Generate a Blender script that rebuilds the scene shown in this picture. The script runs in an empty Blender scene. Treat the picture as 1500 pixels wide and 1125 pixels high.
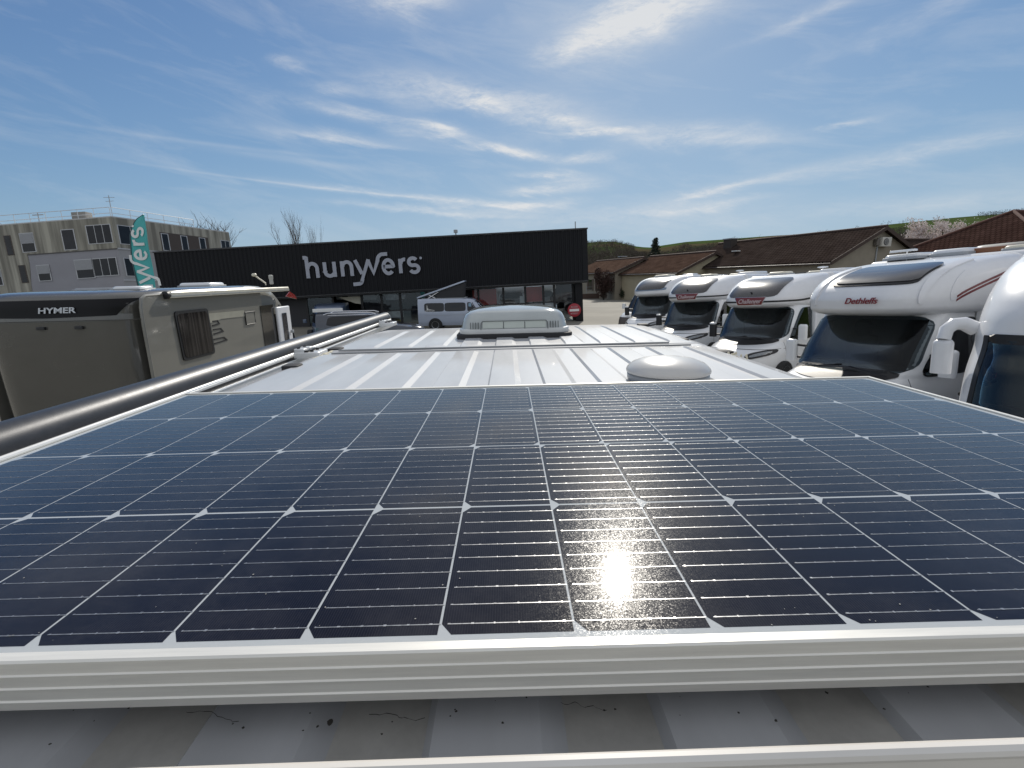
import bpy, bmesh, math, random
import numpy as np
from mathutils import Matrix, Vector
R = math.radians
random.seed(7)
S = bpy.context.scene
COL = S.collection

# ------------------------------------------------------------------ camera
CAMZ = 2.80
PITCH, ROLL, YAW, FPX = .2195, .02354, .00475, 699.2
cam = bpy.data.cameras.new("camera")
cam.sensor_fit = 'HORIZONTAL'; cam.sensor_width = 36.0
cam.lens = 36.0 * FPX / 1500.0
cam.clip_start = 0.01; cam.clip_end = 5000
co = bpy.data.objects.new("camera", cam); COL.objects.link(co)
_m = (Matrix.Rotation(-YAW, 4, 'Z') @ Matrix.Rotation(math.pi/2 - PITCH, 4, 'X') @ Matrix.Rotation(-ROLL, 4, 'Z'))
co.matrix_world = Matrix.Translation((0, 0, CAMZ)) @ _m
S.camera = co

# ------------------------------------------------------------------ sky, sun, exposure
SUN_AZ, SUN_EL = 13.6, 34.3
w = bpy.data.worlds.new("World"); S.world = w; w.use_nodes = True
def build_sky():
    nt = w.node_tree; N = nt.nodes; L = nt.links; N.clear()
    out = N.new('ShaderNodeOutputWorld'); bg = N.new('ShaderNodeBackground')
    sky = N.new('ShaderNodeTexSky'); sky.sky_type = 'NISHITA'; sky.sun_disc = False
    sky.sun_elevation = R(SUN_EL); sky.sun_rotation = R(SUN_AZ)
    sky.altitude = 200; sky.air_density = 1.0; sky.dust_density = 0.35; sky.ozone_density = 1.6
    tc = N.new('ShaderNodeTexCoord'); sp = N.new('ShaderNodeSeparateXYZ'); L.new(tc.outputs['Generated'], sp.inputs[0])
    def mth(op, a, b=None, c=None, clamp=False):
        n = N.new('ShaderNodeMath'); n.operation = op; n.use_clamp = clamp
        for i, v in enumerate((a, b, c)):
            if v is None: continue
            if isinstance(v, (int, float)): n.inputs[i].default_value = v
            else: L.new(v, n.inputs[i])
        return n.outputs[0]
    az = mth('MULTIPLY', mth('ARCTAN2', sp.outputs[0], sp.outputs[1]), 180/math.pi)
    el = mth('MULTIPLY', mth('ARCSINE', sp.outputs[2]), 180/math.pi)
    def noise(vec, scale, detail=6, rough=.6, dist=0.0):
        n = N.new('ShaderNodeTexNoise'); n.inputs['Scale'].default_value = scale
        n.inputs['Detail'].default_value = detail; n.inputs['Roughness'].default_value = rough
        n.inputs['Distortion'].default_value = dist
        L.new(vec, n.inputs['Vector']); return n.outputs['Fac']
    def vec(x, y, z=0.0):
        c = N.new('ShaderNodeCombineXYZ')
        for i, v in enumerate((x, y, z)):
            if isinstance(v, (int, float)): c.inputs[i].default_value = v
            else: L.new(v, c.inputs[i])
        return c.outputs[0]
    # wisps: stretched noise in two directions, fine and coarse
    v1 = vec(mth('MULTIPLY', az, .045), mth('ADD', mth('MULTIPLY', el, .20), mth('MULTIPLY', az, .035)))
    v2 = vec(mth('MULTIPLY', az, .07), mth('SUBTRACT', mth('MULTIPLY', el, .33), mth('MULTIPLY', az, .03)), 3.7)
    v3 = vec(mth('MULTIPLY', az, .16), mth('MULTIPLY', el, .55), 9.1)
    n1 = noise(v1, 1.6, 9, .62, .5); n2 = noise(v2, 1.5, 9, .6, .4); n3 = noise(v3, 1.2, 8, .68, .7)
    # wander the coordinates so the edges of each streak fray
    wob = mth('MULTIPLY', mth('SUBTRACT', n3, .5), 5.0)
    azw = mth('ADD', az, wob); elw = mth('ADD', el, mth('MULTIPLY', mth('SUBTRACT', n1, .5), 3.0))
    def blob(a0, e0, sa, se, rot, amp, fray=True):
        da = mth('SUBTRACT', azw if fray else az, a0); de = mth('SUBTRACT', elw if fray else el, e0)
        c, s = math.cos(R(rot)), math.sin(R(rot))
        x = mth('MULTIPLY', mth('MULTIPLY_ADD', da, c, mth('MULTIPLY', de, s)), 1/sa)
        y = mth('MULTIPLY', mth('MULTIPLY_ADD', de, c, mth('MULTIPLY', da, -s)), 1/se)
        q = mth('ADD', mth('MULTIPLY', x, x), mth('MULTIPLY', y, y))
        return mth('MULTIPLY', mth('EXPONENT', mth('MULTIPLY', q, -1.0)), amp)
    B = [  # azimuth, elevation, half length, half height, tilt, strength   (degrees)
        (14.5, 24.5, 6.5, 2.6, 12, 1.15), (9.0, 22.6, 4.5, 1.0, 8, .7), (22, 27, 9, 2.0, 20, .55),
        (-9.5, 26.0, 4.0, .9, 4, .7), (-12, 28, 8, 3.0, 5, .5),
        (-8.0, 19.3, 6.0, 1.3, -3, .55), (-17.5, 18.6, 2.6, .6, 0, .45), (-2.0, 17.6, 3.6, .9, -14, .95),
        (-21.5, 20.3, 1.6, .5, 3, .4), (-6.8, 15.6, 2.6, .5, -12, 1.0), (.8, 13.4, 4.2, .55, -12, 1.15),
        (-15, 16.4, 8, .6, -7, .5), (-17, 14.4, 5.5, .4, -5, .55),
        (6.5, 16.0, 4.5, .8, -5, 1.0), (11.0, 14.9, 4.0, .45, 0, 1.1), (3, 17.8, 5, 1.0, -5, .6),
        (18.5, 13.8, 5.5, 1.1, -4, .6), (25, 12.9, 4.5, .8, -6, .45), (9, 12.3, 2.6, .45, 6, .8), (5.0, 10.9, 2.8, .35, -2, .9),
        (7.5, 9.8, 3.5, .9, 0, .6), (3.5, 9.4, 3.0, .4, -2, .7), (-2, 8.0, 6, .5, -5, .7), (3, 8.0, 5, .35, 0, .7),
        (34, 13.0, 2.0, .22, 6, .5), (22.5, 8.4, 6.0, .45, 8, .7), (32, 9.2, 11, .7, 5, .22), (21, 6.9, 6, .5, 2, .6), (44, 9.8, 9, .8, 2, .3),
        (-15, 9.3, 9, .35, -4, .45), (-8, 7.4, 9, .35, -4, .6), (30, 22, 6, .5, 14, .35), (40, 20, 8, .7, 10, .25),
        (12, 6.0, 14, 1.4, 0, .35), (42, 5.2, 12, 1.0, 0, .35), (-46, 25, 7, 3, 10, .3),
    ]
    tot = None
    for b in B:
        o = blob(*b); tot = o if tot is None else mth('ADD', tot, o)
    n4 = noise(vec(mth('MULTIPLY', az, .45), mth('MULTIPLY', el, 1.5), 5.3), 1.3, 8, .7, 1.2)
    tex = mth('MULTIPLY_ADD', n4, 1.1, mth('MULTIPLY_ADD', n2, 1.5, mth('MULTIPLY_ADD', n3, 1.3, -1.25)))
    tex = mth('MAXIMUM', tex, 0.06)
    cl = mth('MULTIPLY', tot, tex)
    # thin veil everywhere
    veil = mth('MULTIPLY', mth('SUBTRACT', n1, .48, clamp=True), .75)
    cl = mth('ADD', cl, veil)
    # condensation trails: narrow, straight
    tr = mth('MULTIPLY_ADD', n3, 1.2, .2)
    for b in [(-29, 12.9, 12, .18, -1.6, .15), (-21, 12.0, 9, .32, -4.0, .16), (-22, 9.75, 11, .10, -4.2, .24), (-12, 9.0, 8, .13, -4.4, .16)]:
        cl = mth('ADD', cl, mth('MULTIPLY', blob(*b, fray=False), tr))
    up = mth('MULTIPLY', mth('SUBTRACT', el, 0.5), .25, clamp=True)
    cl = mth('MULTIPLY', mth('MULTIPLY', cl, up), .95, clamp=True)
    # soft shoulder so the horizon keeps its pale blue instead of burning out
    sc = N.new('ShaderNodeSeparateColor'); L.new(sky.outputs[0], sc.inputs[0]); cc = N.new('ShaderNodeCombineColor')
    for i, (g, mx) in enumerate(SHOULDER):
        v = mth('MULTIPLY', sc.outputs[i], g)
        L.new(mth('DIVIDE', v, mth('POWER', mth('ADD', mth('POWER', mth('MULTIPLY', v, 1/mx), 2.5), 1.0), .4)), cc.inputs[i])
    # unseen bright cloud, added overhead and behind to lift the fill light
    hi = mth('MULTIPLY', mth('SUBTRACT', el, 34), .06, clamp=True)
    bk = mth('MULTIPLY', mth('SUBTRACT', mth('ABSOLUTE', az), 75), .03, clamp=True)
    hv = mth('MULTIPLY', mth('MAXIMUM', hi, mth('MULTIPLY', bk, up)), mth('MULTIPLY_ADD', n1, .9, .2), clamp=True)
    cl = mth('MAXIMUM', cl, mth('MULTIPLY', hv, FILL_CLOUD))
    mix = N.new('ShaderNodeMix'); mix.data_type = 'RGBA'
    L.new(mth('MINIMUM', cl, .9), mix.inputs[0]); L.new(cc.outputs[0], mix.inputs[6])
    mix.inputs[7].default_value = CLOUD
    L.new(mix.outputs[2], bg.inputs[0]); bg.inputs[1].default_value = SKY_STRENGTH
    L.new(bg.outputs[0], out.inputs[0])
SKY_STRENGTH = 0.10
CLOUD = (7.6, 7.7, 7.8, 1)
SHOULDER = ((.66, 4.5), (.82, 6.0), (1.05, 7.5))
FILL_CLOUD = 1.08
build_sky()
w.cycles.sampling_method = 'MANUAL'; w.cycles.sample_map_resolution = 1024
sl = bpy.data.lights.new("sun", 'SUN'); sl.energy = 3.5; sl.angle = R(.55); sl.color = (1.0, .94, .84)
so = bpy.data.objects.new("sun", sl); COL.objects.link(so)
_d = Vector((math.sin(R(SUN_AZ))*math.cos(R(SUN_EL)), math.cos(R(SUN_AZ))*math.cos(R(SUN_EL)), math.sin(R(SUN_EL))))
so.rotation_euler = _d.to_track_quat('Z', 'Y').to_euler(); so.location = (0, 0, 60)
S.view_settings.view_transform = 'Standard'; S.view_settings.look = 'None'
S.view_settings.exposure = 0.0; S.view_settings.gamma = 1.0
S.render.engine = 'CYCLES'
S.cycles.max_bounces = 8; S.cycles.transparent_max_bounces = 16
S.cycles.use_denoising = True

# ------------------------------------------------------------------ materials
MATS = {}
def nodes(m):
    m.use_nodes = True; return m.node_tree.nodes, m.node_tree.links, m.node_tree.nodes['Principled BSDF']
def mat(name, col, rough=.5, metal=0.0, coat=0.0, var=.08, vscale=6.0, bump=0.0, bscale=40.0, spec=None, crough=.04, streak=None):
    """plain surface: base colour with a little uneven wear, optional coat and bump"""
    if name in MATS: return MATS[name]
    m = bpy.data.materials.new(name); N, L, P = nodes(m)
    tc = N.new('ShaderNodeTexCoord'); nz = N.new('ShaderNodeTexNoise')
    nz.inputs['Scale'].default_value = vscale; nz.inputs['Detail'].default_value = 7; nz.inputs['Roughness'].default_value = .65
    if streak:
        mp = N.new('ShaderNodeMapping'); mp.inputs['Scale'].default_value = streak
        L.new(tc.outputs['Object'], mp.inputs[0]); L.new(mp.outputs[0], nz.inputs['Vector'])
    else: L.new(tc.outputs['Object'], nz.inputs['Vector'])
    cr = N.new('ShaderNodeValToRGB'); cr.color_ramp.elements[0].position = .3; cr.color_ramp.elements[1].position = .7
    cr.color_ramp.elements[0].color = tuple(c*(1-var) for c in col) + (1,)
    cr.color_ramp.elements[1].color = tuple(min(1, c*(1+var)) for c in col) + (1,)
    L.new(nz.outputs['Fac'], cr.inputs[0]); L.new(cr.outputs[0], P.inputs['Base Color'])
    mr = N.new('ShaderNodeMapRange'); mr.inputs[3].default_value = rough*.85; mr.inputs[4].default_value = min(1, rough*1.15+.01)
    L.new(nz.outputs['Fac'], mr.inputs[0]); L.new(mr.outputs[0], P.inputs['Roughness'])
    P.inputs['Metallic'].default_value = metal
    P.inputs['Coat Weight'].default_value = coat; P.inputs['Coat Roughness'].default_value = crough
    if spec is not None: P.inputs['Specular IOR Level'].default_value = spec
    if bump:
        n2 = N.new('ShaderNodeTexNoise'); n2.inputs['Scale'].default_value = bscale; n2.inputs['Detail'].default_value = 5
        L.new(tc.outputs['Object'], n2.inputs['Vector'])
        bp = N.new('ShaderNodeBump'); bp.inputs['Strength'].default_value = bump; bp.inputs['Distance'].default_value = .02
        L.new(n2.outputs['Fac'], bp.inputs['Height']); L.new(bp.outputs[0], P.inputs['Normal'])
    MATS[name] = m; return m
def glass(name, tint=(.25, .3, .32), refl=.5, rough=.0):
    """tinted pane: lets part of the light through and mirrors the rest by angle"""
    m = bpy.data.materials.new(name); m.use_nodes = True; N = m.node_tree.nodes; L = m.node_tree.links; N.clear()
    o = N.new('ShaderNodeOutputMaterial'); t = N.new('ShaderNodeBsdfTransparent'); t.inputs[0].default_value = (*tint, 1)
    g = N.new('ShaderNodeBsdfGlossy'); g.inputs['Roughness'].default_value = rough; g.inputs[0].default_value = (.95, .97, 1, 1)
    fr = N.new('ShaderNodeFresnel'); fr.inputs[0].default_value = 1.5
    ad = N.new('ShaderNodeMath'); ad.operation = 'MULTIPLY'; ad.inputs[1].default_value = refl*2; ad.use_clamp = True
    L.new(fr.outputs[0], ad.inputs[0])
    x = N.new('ShaderNodeMixShader'); L.new(ad.outputs[0], x.inputs[0]); L.new(t.outputs[0], x.inputs[1]); L.new(g.outputs[0], x.inputs[2])
    L.new(x.outputs[0], o.inputs[0]); return m

WHITE = mat('white_paint', (.78, .79, .80), .22, coat=.6, var=.035, vscale=2.5)
ROOFW = mat('white_roof_paint', (.50, .51, .525), .55, coat=.5, var=.10, vscale=3, crough=.09, spec=.2, streak=(3, .7, 1))
CAPW = mat('white_moulding', (.74, .75, .77), .30, coat=.4, var=.04, vscale=3)
CREAM = mat('cream_plastic', (.70, .66, .54), .4, var=.06)
GREYPL = mat('grey_plastic', (.33, .35, .37), .4, var=.06)
BLACK = mat('black_plastic', (.012, .012, .014), .45, var=.2)
RUBBER = mat('black_rubber', (.02, .02, .022), .7, var=.2)
TYRE = mat('tyre_rubber', (.02, .02, .02), .8, var=.2)
RIM = mat('wheel_metal', (.45, .46, .48), .3, metal=.9)
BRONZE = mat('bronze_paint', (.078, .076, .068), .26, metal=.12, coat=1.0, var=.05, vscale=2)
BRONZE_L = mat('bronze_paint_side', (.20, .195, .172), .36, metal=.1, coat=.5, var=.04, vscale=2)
DGLASS = mat('dark_glass', (.008, .009, .011), .03, var=.1, coat=0)
ACRYL = mat('smoked_acrylic', (.035, .033, .035), .16, coat=.7, var=.2, vscale=4)
BADGE = mat('burgundy_badge', (.16, .018, .022), .35, coat=.3)
REDTXT = mat('dark_red_lettering', (.22, .02, .03), .4)
CHROME = mat('bright_metal', (.75, .75, .76), .18, metal=1.0, var=.05)
ALU = mat('anodised_aluminium', (.80, .78, .72), .42, metal=.3, var=.06, vscale=14, streak=(1, 20, 20))
ALUW = mat('light_aluminium', (.72, .73, .73), .30, metal=.35, var=.05)
TUBE = mat('charcoal_aluminium', (.042, .044, .050), .40, metal=.35, var=.08, vscale=60, bump=.04, bscale=700)
PAPER = mat('white_paper', (.8, .8, .78), .6, var=.03)
SEAT = mat('cab_seat_fabric', (.06, .06, .06), .8)
DASH = mat('dashboard_plastic', (.02, .02, .022), .6)
LAMP = mat('headlamp_lens', (.20, .22, .24), .12, coat=1.0, var=.3, vscale=30)
REDL = mat('red_lens', (.25, .01, .01), .2, coat=.8)
SCREEN_GLASS = glass('windscreen_glass', (.44, .48, .50), .24)
SHOP_GLASS = glass('shop_glass', (.86, .89, .90), .36); SIDE_GLASS = glass('side_window_glass', (.55, .62, .60), .5); CLEAR = glass('fill_rooflight_pane', (.95, .96, .96), .5)

# ------------------------------------------------------------------ mesh helpers
def _rgrid(nu, nv):
    return [(i*(nv)+j, (i+1)*nv+j, (i+1)*nv+j+1, i*nv+j+1) for i in range(nu-1) for j in range(nv-1)]
class MB:
    def __init__(s): s.v = []; s.f = []; s.mi = []; s.cur = 0
    def add(s, vs, fs):
        o = len(s.v); s.v += [tuple(p) for p in vs]; s.f += [tuple(i+o for i in q) for q in fs]; s.mi += [s.cur]*len(fs); return s
    def box(s, x0, x1, y0, y1, z0, z1):
        x0, x1 = min(x0, x1), max(x0, x1); y0, y1 = min(y0, y1), max(y0, y1); z0, z1 = min(z0, z1), max(z0, z1)
        return s.add([(x0,y0,z0),(x1,y0,z0),(x1,y1,z0),(x0,y1,z0),(x0,y0,z1),(x1,y0,z1),(x1,y1,z1),(x0,y1,z1)],
              [(0,3,2,1),(4,5,6,7),(0,1,5,4),(1,2,6,5),(2,3,7,6),(3,0,4,7)])
    def quad(s, a, b, c, d): return s.add([a,b,c,d], [(0,1,2,3)])
    def slab(s, pts, thick):
        """closed polygon pushed through by the vector thick"""
        n = len(pts); t = Vector(thick)
        vs = [tuple(p) for p in pts] + [tuple(Vector(p)+t) for p in pts]
        fs = [tuple(range(n))[::-1], tuple(range(n, 2*n))] + [(i, (i+1) % n, n+(i+1) % n, n+i) for i in range(n)]
        return s.add(vs, fs)
    def tube(s, path, r, n=10, cap=True):
        path = [Vector(p) for p in path]; m = len(path); rr = r if isinstance(r, (list, tuple)) else [r]*m
        vs = []; ref = None
        for i, p in enumerate(path):
            t = (path[min(i+1, m-1)] - path[max(i-1, 0)]).normalized()
            if ref is None: ref = Vector((0,0,1)) if abs(t.z) < .9 else Vector((1,0,0))
            a = t.cross(ref).normalized(); b = a.cross(t).normalized(); ref = b
            for k in range(n):
                q = 2*math.pi*k/n; vs.append(p + (a*math.cos(q)+b*math.sin(q))*rr[i])
        fs = [(i*n+k, i*n+(k+1) % n, (i+1)*n+(k+1) % n, (i+1)*n+k) for i in range(m-1) for k in range(n)]
        if cap: fs += [tuple(range(n))[::-1], tuple((m-1)*n+k for k in range(n))]
        return s.add(vs, fs)
    def lathe(s, prof, c=(0,0,0), n=32, axis='z'):
        vs = []
        for r, h in prof:
            for k in range(n):
                q = 2*math.pi*k/n; x, y = r*math.cos(q), r*math.sin(q)
                vs.append((c[0]+x, c[1]+y, c[2]+h) if axis == 'z' else (c[0]+h, c[1]+x, c[2]+y) if axis == 'x' else (c[0]+x, c[1]+h, c[2]+y))
        m = len(prof)
        fs = [(i*n+k, i*n+(k+1) % n, (i+1)*n+(k+1) % n, (i+1)*n+k) for i in range(m-1) for k in range(n)]
        fs += [tuple(range(n))[::-1], tuple((m-1)*n+k for k in range(n))]
        return s.add(vs, fs)
    def rbox(s, x0, x1, y0, y1, z0, z1, r=.03, top=None, n=5):
        """box with rounded vertical edges and, with top, a rounded upper rim"""
        top = r if top is None else top
        rings = [(0, z0)]
        for i in range(5):
            q = math.pi/2*i/4; rings.append((top*(1-math.cos(q)), z1-top+top*math.sin(q)))
        def ring(ins, z):
            pts = []; a0, a1, b0, b1 = x0+ins, x1-ins, y0+ins, y1-ins; rr = max(.001, r-ins*.5)
            for cx, cy, q0 in ((a1-rr, b1-rr, 0), (a0+rr, b1-rr, 90), (a0+rr, b0+rr, 180), (a1-rr, b0+rr, 270)):
                for i in range(n):
                    q = R(q0+90*i/(n-1)); pts.append((cx+rr*math.cos(q), cy+rr*math.sin(q), z))
            return pts
        vs = []; k = 4*n
        for ins, z in rings: vs += ring(ins, z)
        m = len(rings)
        fs = [(i*k+j, i*k+(j+1) % k, (i+1)*k+(j+1) % k, (i+1)*k+j) for i in range(m-1) for j in range(k)]
        fs += [tuple(range(k))[::-1], tuple((m-1)*k+j for j in range(k))]
        return s.add(vs, fs)
    def xf(s, M, start=0):
        for i in range(start, len(s.v)): s.v[i] = tuple(M @ Vector(s.v[i]))
        return s
    def build(s, name, m, parent=None, smooth=True, ang=35):
        me = bpy.data.meshes.new(name); me.from_pydata(s.v, [], s.f); me.update()
        ms = m if isinstance(m, (list, tuple)) else [m]
        for q in ms: me.materials.append(q)
        if len(ms) > 1: me.polygons.foreach_set('material_index', s.mi)
        bm = bmesh.new(); bm.from_mesh(me)
        bmesh.ops.recalc_face_normals(bm, faces=bm.faces); bm.to_mesh(me); bm.free()
        if smooth:
            me.polygons.foreach_set('use_smooth', [True]*len(me.polygons))
            me.set_sharp_from_angle(angle=R(ang))
        o = bpy.data.objects.new(name, me); COL.objects.link(o)
        if parent: o.parent = parent
        return o
def tag(o, label=None, cat=None, group=None, kind=None):
    if label: o['label'] = label
    if cat: o['category'] = cat
    if group: o['group'] = group
    if kind: o['kind'] = kind
    return o
def thing(name, label, cat, loc=(0,0,0), rz=0.0, group=None):
    o = bpy.data.objects.new(name, None); COL.objects.link(o); o.empty_display_size = .3
    o.location = loc; o.rotation_euler = (0, 0, rz)
    return tag(o, label, cat, group)
# true vertical is a little off the sloping car park's normal: buildings stand by it
G3 = Matrix.Rotation(-R(1.75), 3, 'Y') @ Matrix.Rotation(-R(2.4), 3, 'X')
G = Matrix.Translation((0,0,CAMZ)) @ G3.to_4x4() @ Matrix.Translation((0,0,-CAMZ))
def plumb(o, loc, rz=0.0):
    o.matrix_world = G @ Matrix.Translation(loc) @ Matrix.Rotation(rz, 4, 'Z'); return o
def text(name, s, size, m, M, parent, bold=.0, shear=0.0, depth=.004, width=None):
    c = bpy.data.curves.new(name, 'FONT'); c.body = s; c.size = size; c.extrude = depth; c.offset = bold*size; c.shear = shear
    c.align_x = 'CENTER'; c.align_y = 'CENTER'
    t = bpy.data.objects.new(name, c); COL.objects.link(t)
    dg = bpy.context.evaluated_depsgraph_get(); me = bpy.data.meshes.new_from_object(t.evaluated_get(dg))
    bpy.data.objects.remove(t); bpy.data.curves.remove(c)
    me.name = name; me.materials.clear(); me.materials.append(m)
    if width:
        xs = [v.co.x for v in me.vertices]; k = width/(max(xs)-min(xs)); me.transform(Matrix.Diagonal((k, 1, 1, 1)))
    me.transform(M)
    o = bpy.data.objects.new(name, me); COL.objects.link(o); o.parent = parent; return o
# letters stand on a wall whose outward side is -y: text x to +x, text y to +z
STAND = Matrix.Rotation(R(90), 4, 'X')

# the dealer's word mark, drawn as strokes (units: 100 = letter height)
def arc(cx, cy, rx, ry, a0, a1, n=14):
    return [(cx+rx*math.cos(R(a0+(a1-a0)*i/n)), cy+ry*math.sin(R(a0+(a1-a0)*i/n))) for i in range(n+1)]
LOGO = [
    [(-14, 172), (6, 172), (14, 168), (14, 0)],                               # h
    [(18, 78)] + arc(58, 78, 40, 42, 170, 0) + [(98, 0)],
    [(164, 126), (164, 50)] + arc(204, 50, 40, 40, 180, 330) , [(246, 126), (246, 0)],          # u
    [(313, 126), (313, 0)], [(317, 78)] + arc(355, 78, 38, 40, 170, 0) + [(393, 0)],            # n
    [(427, 130), (478, 12)],                                                     # y and v share a stroke
    [(543, 130), (470, -46)] + arc(440, -38, 34, 32, -14, -80, 8) + [(394, -72)],
    [(538, 126), (578, 14), (622, 118)] + arc(668, 112, 48, 54, 172, 92, 10) + [(708, 166)],
    [(664, 62), (748, 62)] + arc(708, 60, 42, 56, 4, 316, 26),                # e
    [(812, 120), (812, 0)], [(816, 76)] + arc(850, 76, 34, 38, 170, 78, 8),   # r
    arc(920, 90, 34, 30, 30, 262, 18) + arc(930, 32, 36, 30, 84, -158, 18),   # s
]
def stroke(mb, pts, wd, z, th, fx):
    P = [Vector(p) for p in pts]; n = len(P); lf = []; rt = []
    for i, p in enumerate(P):
        a = (P[i]-P[i-1]).normalized() if i else (P[1]-P[0]).normalized()
        b = (P[i+1]-P[i]).normalized() if i < n-1 else a
        t = (a+b).normalized() if (a+b).length > .2 else a
        nn = Vector((-t.y, t.x)); k = min(1.6, 1/max(.3, nn.dot(Vector((-a.y, a.x)))))
        lf.append(p+nn*wd/2*k); rt.append(p-nn*wd/2*k)
    vs = [fx(q.x, q.y, z+d) for d in (0, th) for q in lf+rt]
    fs = []
    for i in range(n-1):
        fs += [(i, i+1, n+i+1, n+i), (2*n+i, 3*n+i, 3*n+i+1, 2*n+i+1), (i, 2*n+i, 2*n+i+1, i+1), (n+i, n+i+1, 3*n+i+1, 3*n+i)]
    fs += [(0, n, 3*n, 2*n), (n-1, 3*n-1, 4*n-1, 2*n-1)]
    mb.add(vs, fs)
def logo(fx, th, step, letters=LOGO, wd=30):
    mb = MB()
    for i, p in enumerate(letters): stroke(mb, p, wd, i*step, th, fx)
    mb.add([fx(990+11*math.cos(q*math.pi/8), 118+11*math.sin(q*math.pi/8), th) for q in range(16)], [tuple(range(16))])
    return mb

# ------------------------------------------------------------------ ground
def ground_mat():
    m = bpy.data.materials.new('asphalt'); N, L, P = nodes(m)
    tc = N.new('ShaderNodeTexCoord')
    a = N.new('ShaderNodeTexNoise'); a.inputs['Scale'].default_value = .25; a.inputs['Detail'].default_value = 8
    b = N.new('ShaderNodeTexNoise'); b.inputs['Scale'].default_value = 30; b.inputs['Detail'].default_value = 4
    L.new(tc.outputs['Object'], a.inputs['Vector']); L.new(tc.outputs['Object'], b.inputs['Vector'])
    cr = N.new('ShaderNodeValToRGB'); e = cr.color_ramp.elements
    e[0].position = .35; e[0].color = (.25, .235, .195, 1); e[1].position = .65; e[1].color = (.33, .31, .26, 1)
    L.new(a.outputs['Fac'], cr.inputs[0])
    mx = N.new('ShaderNodeMix'); mx.data_type = 'RGBA'; mx.blend_type = 'MULTIPLY'; mx.inputs[0].default_value = .5
    L.new(cr.outputs[0], mx.inputs[6]); L.new(b.outputs['Fac'], mx.inputs[7]); L.new(mx.outputs[2], P.inputs['Base Color'])
    P.inputs['Roughness'].default_value = .85
    bp = N.new('ShaderNodeBump'); bp.inputs['Strength'].default_value = .3; L.new(b.outputs['Fac'], bp.inputs['Height']); L.new(bp.outputs[0], P.inputs['Normal'])
    return m
tag(MB().box(-1500, 1500, -300, 2200, -1, 0).build('ground', mat('field_soil', (.10, .085, .05), .9, vscale=.02, var=.25), smooth=False), kind='structure')
tag(MB().add([(-60,-40,.004),(24,-40,.004),(24,62,.004),(-60,62,.004)], [(0,1,2,3)]).build('car_park', ground_mat(), smooth=False), kind='structure')

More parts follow.
